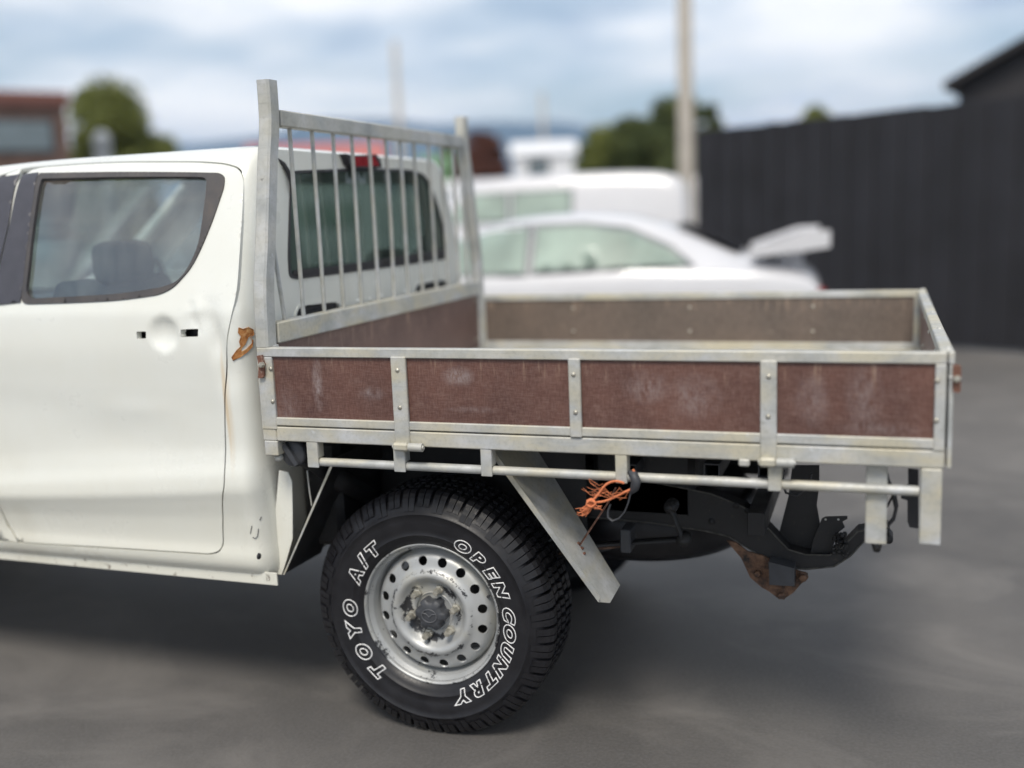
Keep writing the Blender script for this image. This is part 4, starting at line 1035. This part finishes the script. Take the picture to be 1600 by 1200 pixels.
M_WHITE = simple('white_car_paint', (.60, .60, .62), .3, coat=.7, var=.03, scale=3)
M_SURR = simple('window_surround', (.16, .17, .18), .4)
M_TINT = simple('dark_car_glass', (.02, .022, .025), .08, coat=1, var=.1)
M_PANE = simple('car_window_glass', (.27, .34, .29), .12, coat=1, var=.3, scale=1.6)
M_LAMPR = simple('tail_lamp', (.3, .02, .02), .2, coat=1)
CD = 8.4
tail = foot(1276, CD); tail2 = at(1276, 420, D=CD)
car = empty('parked_car', 'white sports sedan with a tall rear wing parked in front of the fence', 'car', (tail.x, tail.y, 0)); car.rotation_euler[2] = R(6)
# x runs from the tail (0) forward (-)
stt = [(-5.0, .55, .35, .52, .60, .45), (-4.85, .80, .25, .66, .74, .62), (-4.2, .90, .22, .92, .96, .72), (-3.6, .92, .22, 1.0, 1.04, .74), (-3.4, .92, .22, 1.02, 1.10, .72), (-2.85, .92, .22, 1.04, 1.44, .62), (-2.4, .92, .22, 1.05, 1.53, .62), (-1.9, .92, .22, 1.06, 1.55, .62), (-1.4, .92, .22, 1.07, 1.52, .62), (-1.0, .92, .22, 1.08, 1.38, .62), (-.6, .91, .22, 1.08, 1.18, .68), (-.3, .89, .24, 1.06, 1.11, .70), (-.06, .85, .28, 1.0, 1.07, .66), (0, .78, .34, .92, .98, .60)]
cbody = station_body('car_body', stt, M_WHITE, car)
sidewin([(-3.25, 1.10), (-2.85, 1.36), (-2.55, 1.425), (-2.26, 1.44), (-2.26, 1.10)], car, cbody, M_PANE)
sidewin([(-2.18, 1.11), (-2.18, 1.44), (-1.8, 1.44), (-1.45, 1.39), (-1.12, 1.24), (-.98, 1.13)], car, cbody, M_PANE)
MB().add([(-1.10, -.50, 1.40), (-1.10, .50, 1.40), (-.62, .58, 1.17), (-.62, -.58, 1.17)], [(0, 1, 2, 3)]).build('rear_window', M_TINT, car).location = (.03, 0, .035)
MB().box(-.02, .03, -.78, -.50, .76, .92, bev=.01).build('tail_light', M_LAMPR, car); MB().box(-.02, .03, .50, .78, .76, .92, bev=.01).build('tail_light', M_LAMPR, car)
for sg in (-1, 1):
    for x in (-4.1, -1.15): carwheel(x, sg*.83, .33, car)
wg = empty('rear_wing'); wg.parent = car
wp = [(-.50, 1.20), (-.35, 1.25), (-.12, 1.325), (.02, 1.335), (.03, 1.255), (-.10, 1.22), (-.34, 1.18), (-.48, 1.17)]
MB().prism([(x, -.76, z) for x, z in wp], (0, 1.52, 0), True).build('wing_blade', M_WHITE, wg)
for sg in (-1, 1):
    MB().prism([(x_*1.03+.0, sg*.765-.015, z_) for x_, z_ in [(-.52, 1.16), (-.12, 1.20), (.06, 1.225), (.06, 1.35), (-.12, 1.345), (-.51, 1.215)]], (0, .03, 0)).build('wing_end_plate', M_WHITE, wg)
    MB().box(-.3, -.12, sg*.45-.015, sg*.45+.015, 1.05, 1.22).build('wing_strut', M_WHITE, wg)
# white vans and utes farther back
def van(px, D, rz, label, L=4.9, H=2.05, paint=M_WHITE, wht=.74):
    f = foot(px, D)
    v = empty('parked_van', label, 'van', (f.x, f.y, 0), 'white vehicles parked in the yard'); v.rotation_euler[2] = rz
    st_ = [(-L, .70, .4, .75, .85, .6), (-L+.15, .86, .3, .95, 1.05, .72), (-L+.75, .93, .28, 1.08, 1.16, .76), (-L+1.0, .94, .28, 1.1, 1.3, .76), (-L+1.55, .94, .28, 1.12, H-.1, wht), (-L+1.9, .94, .28, 1.12, H, wht), (-1.0, .94, .28, 1.12, H, wht), (-.12, .94, .28, 1.12, H-.04, wht), (-.02, .92, .3, 1.1, H-.25, wht), (0, .88, .4, 1.0, H-.5, .70)]
    vb = station_body('van_body', st_, paint, v)
    a = -L+1.35
    sidewin([(a-.0, 1.45), (a+.36, H-.28), (a+.95, H-.26), (a+.95, 1.45)], v, vb, M_PANE)
    sidewin([(a+1.05, 1.45), (a+1.05, H-.26), (a+1.9, H-.26), (a+1.9, 1.45)], v, vb, M_PANE)
    for sg in (-1, 1):
        for x in (-L+.85, -.85): carwheel(x, sg*.84, .36, v)
    return v
van(1075, 15.5, R(8), 'white high-roofed van parked behind the sports sedan, beside the pole', H=2.1)
van(905, 24, R(4), 'white van parked farther back, left of the high-roofed van', H=2.35, L=5.2)
van(700, 21, R(2), 'white van seen through the headboard bars behind the cab', H=2.1)
van(1135, 27, R(10), 'white van farthest back, its tail against the fence end', H=2.3, L=5.2)

# utility poles
M_POLE = simple('weathered_concrete', (.36, .33, .29), .85, var=.15, scale=8)
M_WIRE = simple('black_wire', (.02, .02, .02), .6)
def pole(px, D, h, r, label, arms):
    f = foot(px, D); p = empty('utility_pole', label, 'pole', f, 'utility poles')
    MB().lathe([(r*1.15, 0), (r*.8, h), (0, h)], (0, 0, 0), 16, 'Z').build('shaft', M_POLE, p)
    for z in arms:
        MB().box(-1.1, 1.1, -.06, .06, z, z+.12).build('crossarm', M_POLE, p)
        for x in (-1.0, -.5, .5, 1.0): MB().lathe([(.03, 0), (.045, .03), (.03, .07), (.045, .1), (0, .14)], (x, 0, z+.12), 10, 'Z').build('insulator', M_POLE, p)
    return p
pole(1073, 19, 9.0, .14, 'thick grey utility pole rising beside the left end of the fence', [6.6])
pole(631, 55, 10.5, .17, 'distant thin utility pole above the headboard', [])
pole(853, 90, 11.5, .2, 'farthest small utility pole left of the green trees', [])
# trees
def leafmat(name, a, b):
    t = Mt(name); n = t.noise(1.2, 4); t.col(t.ramp(n, [(.3, a), (.7, b)])); t.set(.7)
    t.b.inputs['Transmission Weight'].default_value = 0
    return t.m
M_LG = leafmat('olive_leaves', (.10, .12, .02), (.17, .19, .04)); M_LD = leafmat('green_leaves', (.045, .065, .018), (.10, .12, .03)); M_LR = leafmat('copper_leaves', (.09, .03, .02), (.15, .06, .04))
M_BARK = simple('bark', (.09, .07, .05), .9, var=.3)
def tree(px, D, pyt, wpx, label, mat, seed, hb_=.35, shape=1.0, lean=0):
    rg = np.random.RandomState(seed); f = foot(px, D); H = zat(px, pyt, D); rw_ = wpx/2/FPX*D
    t = empty('tree', label, 'tree', f, 'trees beyond the yard')
    tr = MB().tube([(0, 0, 0), (.05*H*.1, 0, H*.3), (0, .05, H*.6), (0, 0, H*.8)], [H*.028, H*.02, H*.014, H*.005], 8)
    for k in range(7):
        a = k*2.4; z = H*(.3+.06*k); e = (math.cos(a)*rw_*.7, math.sin(a)*rw_*.7, z+H*.18); tr.tube([(0, 0, z), e], [H*.01, H*.003], 5)
    tr.build('trunk', M_BARK, t)
    cl = []
    for k in range(60):
        z = hb_+(1-hb_)*rg.rand()**.9; kk = (z-hb_)/(1-hb_); rad = rw_*(math.sin(PI*min(.93, .15+.80*kk**shape))**.7)
        a = rg.rand()*2*PI; q = rad*math.sqrt(rg.rand())*.85; cl.append((math.cos(a)*q, math.sin(a)*q, z*H*.93, rw_*(.24+.2*rg.rand())))
    nl = 330; V = []
    for cx, cy, cz, cr in cl:
        d = rg.normal(size=(nl, 3)); d /= np.linalg.norm(d, axis=1)[:, None]; d *= cr*rg.rand(nl)[:, None]**.4; d[:, 2] *= .85
        c = d+np.array([cx, cy, cz]); sz = (H*.013*(.7+rg.rand(nl)))[:, None]
        u = rg.normal(size=(nl, 3)); u /= np.linalg.norm(u, axis=1)[:, None]; v = np.cross(u, rg.normal(size=(nl, 3))); v /= np.linalg.norm(v, axis=1)[:, None]
        V.append(np.stack([c-u*sz, c+v*sz*.5, c+u*sz, c-v*sz*.5], 1).reshape(-1, 3))
    V = np.concatenate(V).tolist(); F = [(4*i, 4*i+1, 4*i+2, 4*i+3) for i in range(len(V)//4)]
    MB().add(V, F).build('crown', mat, t, recalc=False)
    return t
tree(195, 38, 130, 190, 'olive-green pointed tree right of the brick building', M_LG, 1, .2, 1.2)
tree(150, 44, 195, 90, 'low olive bush between the brick building and the pointed tree', M_LG, 8, .1)
tree(1000, 30, 178, 130, 'broad green tree left of the thick utility pole', M_LD, 2, .2)
tree(945, 33, 195, 110, 'lower green tree at the left edge of the clump by the pole', M_LG, 3, .15)
tree(1060, 32, 150, 130, 'taller green tree directly behind the thick utility pole', M_LD, 4, .2)
tree(1108, 36, 150, 60, 'narrow green tree right of the thick utility pole', M_LD, 12, .2)
tree(758, 40, 200, 90, 'copper-red tree just right of the headboard', M_LR, 5, .15)
tree(705, 44, 222, 80, 'dark green tree seen through the headboard bars', M_LD, 6, .15)
tree(1275, 34, 160, 80, 'green treetop showing over the middle of the fence', M_LG, 7, .3)
# buildings
M_BRK = simple('brown_brick', (.12, .075, .06), .85, var=.3, scale=3); M_FASC = simple('red_fascia', (.16, .065, .05), .6, var=.1)
M_RROOF = simple('red_roof_paint', (.40, .12, .10), .5, var=.08); M_WALLW = simple('white_wall', (.72, .73, .75), .7, var=.05)
M_GRN = simple('green_paint', (.13, .24, .12), .6, var=.1); M_SHED = simple('dark_shed', (.020, .018, .020), .6, var=.2); M_GREYS = simple('grey_sheet', (.20, .22, .24), .6, var=.1)
M_WGL = simple('window_pane', (.12, .15, .16), .15, coat=1, var=.15, scale=2)
def house(name, label, pxr, D, w, d, h, rz, wall, roofm, roofh, over=.3, wins=(), flat=False, cat='building'):
    """origin at the near right corner of the ground plan, body runs to -x"""
    f = foot(pxr, D); b = empty(name, label, cat, f); b.rotation_euler[2] = rz
    MB().box(-w, 0, 0, d, 0, h, bev=0).build('wall', wall, b)
    if flat: MB().box(-w-over, over, -over, d+over, h+.002, h+roofh, bev=.02).build('roof', roofm, b)
    else:
        MB().prism([(-w-over, -over, h), (-w-over, d/2, h+roofh), (-w-over, d+over, h), (-w-over, d+over, h-.1), (-w-over, -over, h-.1)], (w+2*over, 0, 0)).build('roof', roofm, b)
    for x0, x1, z0, z1 in wins:
        wn = MB().box(x0-.08, x1+.08, -.05, -.003, z0-.08, z1+.08, bev=.01).build('window', M_SHED, b)
        MB().box(x0, x1, -.075, -.052, z0, z1, bev=0).build('pane', M_WGL, wn)
    return b
hz = zat(118, 168, 30)
house('brick_building', 'dark brown brick building with a red fascia at the far left', 119, 30, 9, 8, hz, R(54), M_BRK, M_FASC, .38, .12, [(-2.1, -.45, hz-1.25, hz-.45), (-5.2, -3.2, hz-1.25, hz-.45), (-2.1, -.8, .8, 2.0)], flat=True)
house('red_roofed_building', 'low building with a bright red roof seen behind the headboard', 600, 34, 4.2, 5, zat(560, 262, 34), R(27), M_WALLW, M_RROOF, .95, .2, [(-2.5, -1, 1, 1.9)])
house('red_roofed_shed', 'small red-roofed shed just above the cab roof', 455, 60, 2.2, 3, zat(440, 245, 60), R(32), M_WALLW, M_RROOF, .75, .2, [(-1.5, -.6, 1, 1.9)])
house('white_house', 'white gabled house beyond the parked vans, under the hills', 900, 55, 3.2, 6, zat(850, 240, 55), R(18), M_WALLW, M_WALLW, .8, .2, [(-2.4, -1.4, 3.4, 4.2)])
house('green_shed', 'small green shed seen through the right-hand headboard bars', 708, 30, .9, 2, zat(690, 255, 30), R(24), M_GRN, M_GRN, .25, .05, [(-.6, -.3, 1.6, 2)])
# dark gabled building behind the fence at right
f = at(1655, 70, D=16); sh = empty('dark_gabled_house', 'dark gable-roofed house rising over the fence at the right edge', 'building', (f.x, f.y, 0)); sh.rotation_euler[2] = R(-12)
zr = zat(1655, 30, 16); ze = zat(1510, 122, 16); hw = 1.55
MB().box(-hw+.12, hw-.12, 0, 5, 0, ze-.05, bev=0).build('wall', M_SHED, sh)
MB().prism([(-hw+.12, .0, ze-.05), (hw-.12, .0, ze-.05), (0, .0, zr-.16)], (0, 5, 0)).build('gable', M_SHED, sh)
MB().prism([(-hw-.06, -.3, ze-.10), (0, -.3, zr-.12), (0, -.3, zr), (-hw-.08, -.3, ze+.02)], (0, 5.5, 0)).build('roof', M_SHED, sh)
MB().prism([(hw+.06, -.3, ze-.10), (0, -.3, zr-.12), (0, -.3, zr), (hw+.08, -.3, ze+.02)], (0, 5.5, 0)).build('roof', M_SHED, sh)
# grey rounded sign by the left tree
f = foot(170, 24); sg_ = empty('street_sign', 'rounded grey sign seen from behind, above the cab roof at left', 'sign', f)
zs_ = zat(170, 222, 24); MB().lathe([(0, -.02), (.26, -.02), (.26, .02), (0, .02)], (0, 0, zs_), 30).build('sign_face', M_GREYS, sg_)
MB().box(-.24, .24, -.018, .018, zs_-.6, zs_-.02, bev=.01).tube([(0, .05, 0), (0, .05, zs_)], .04).build('sign_post', M_GREYS, sg_)
# hills
t = Mt('hill_forest'); n1 = t.noise(.004, 6); t.col(t.ramp(n1, [(.3, (.035, .05, .03)), (.7, (.06, .075, .05))])); t.set(.9); M_HILL = t.m
HD = 5200
mb = MB(); xs = np.linspace(-500, 2200, 70); rg = np.random.RandomState(4); V = []
for i, px in enumerate(xs):
    prf = 200+12*math.sin(px/140)+7*math.sin(px/53+1)+2.5*math.sin(px/21)
    if px > 950: prf += (px-950)*.05
    if px < 550: prf += (550-px)*.05
    p = foot(px, HD); h = zat(px, prf, HD); q = foot(px, HD*1.12); r0_ = foot(px, HD*.86)
    V += [r0_-Vector((0, 0, .5)), foot(px, HD*.93)+Vector((0, 0, h*.55)), p+Vector((0, 0, h)), q-Vector((0, 0, .5))]
mb.add(V, [(i*4+j, i*4+j+1, i*4+j+5, i*4+j+4) for i in range(len(xs)-1) for j in range(3)], True)
tag(mb.build('hills', M_HILL), kind='structure')
# the air between
hm = bpy.data.materials.new('air'); hm.use_nodes = True; ht = hm.node_tree; ht.nodes.clear()
pv = ht.nodes.new('ShaderNodeVolumePrincipled'); pv.inputs['Color'].default_value = (.42, .64, 1, 1); pv.inputs['Density'].default_value = .00017; pv.inputs['Anisotropy'].default_value = .1
oo = ht.nodes.new('ShaderNodeOutputMaterial'); ht.links.new(pv.outputs[0], oo.inputs['Volume'])
tag(MB().box(-7000, 7000, -7000, 7000, -1.0, 470, bev=0).build('haze', hm), kind='stuff')
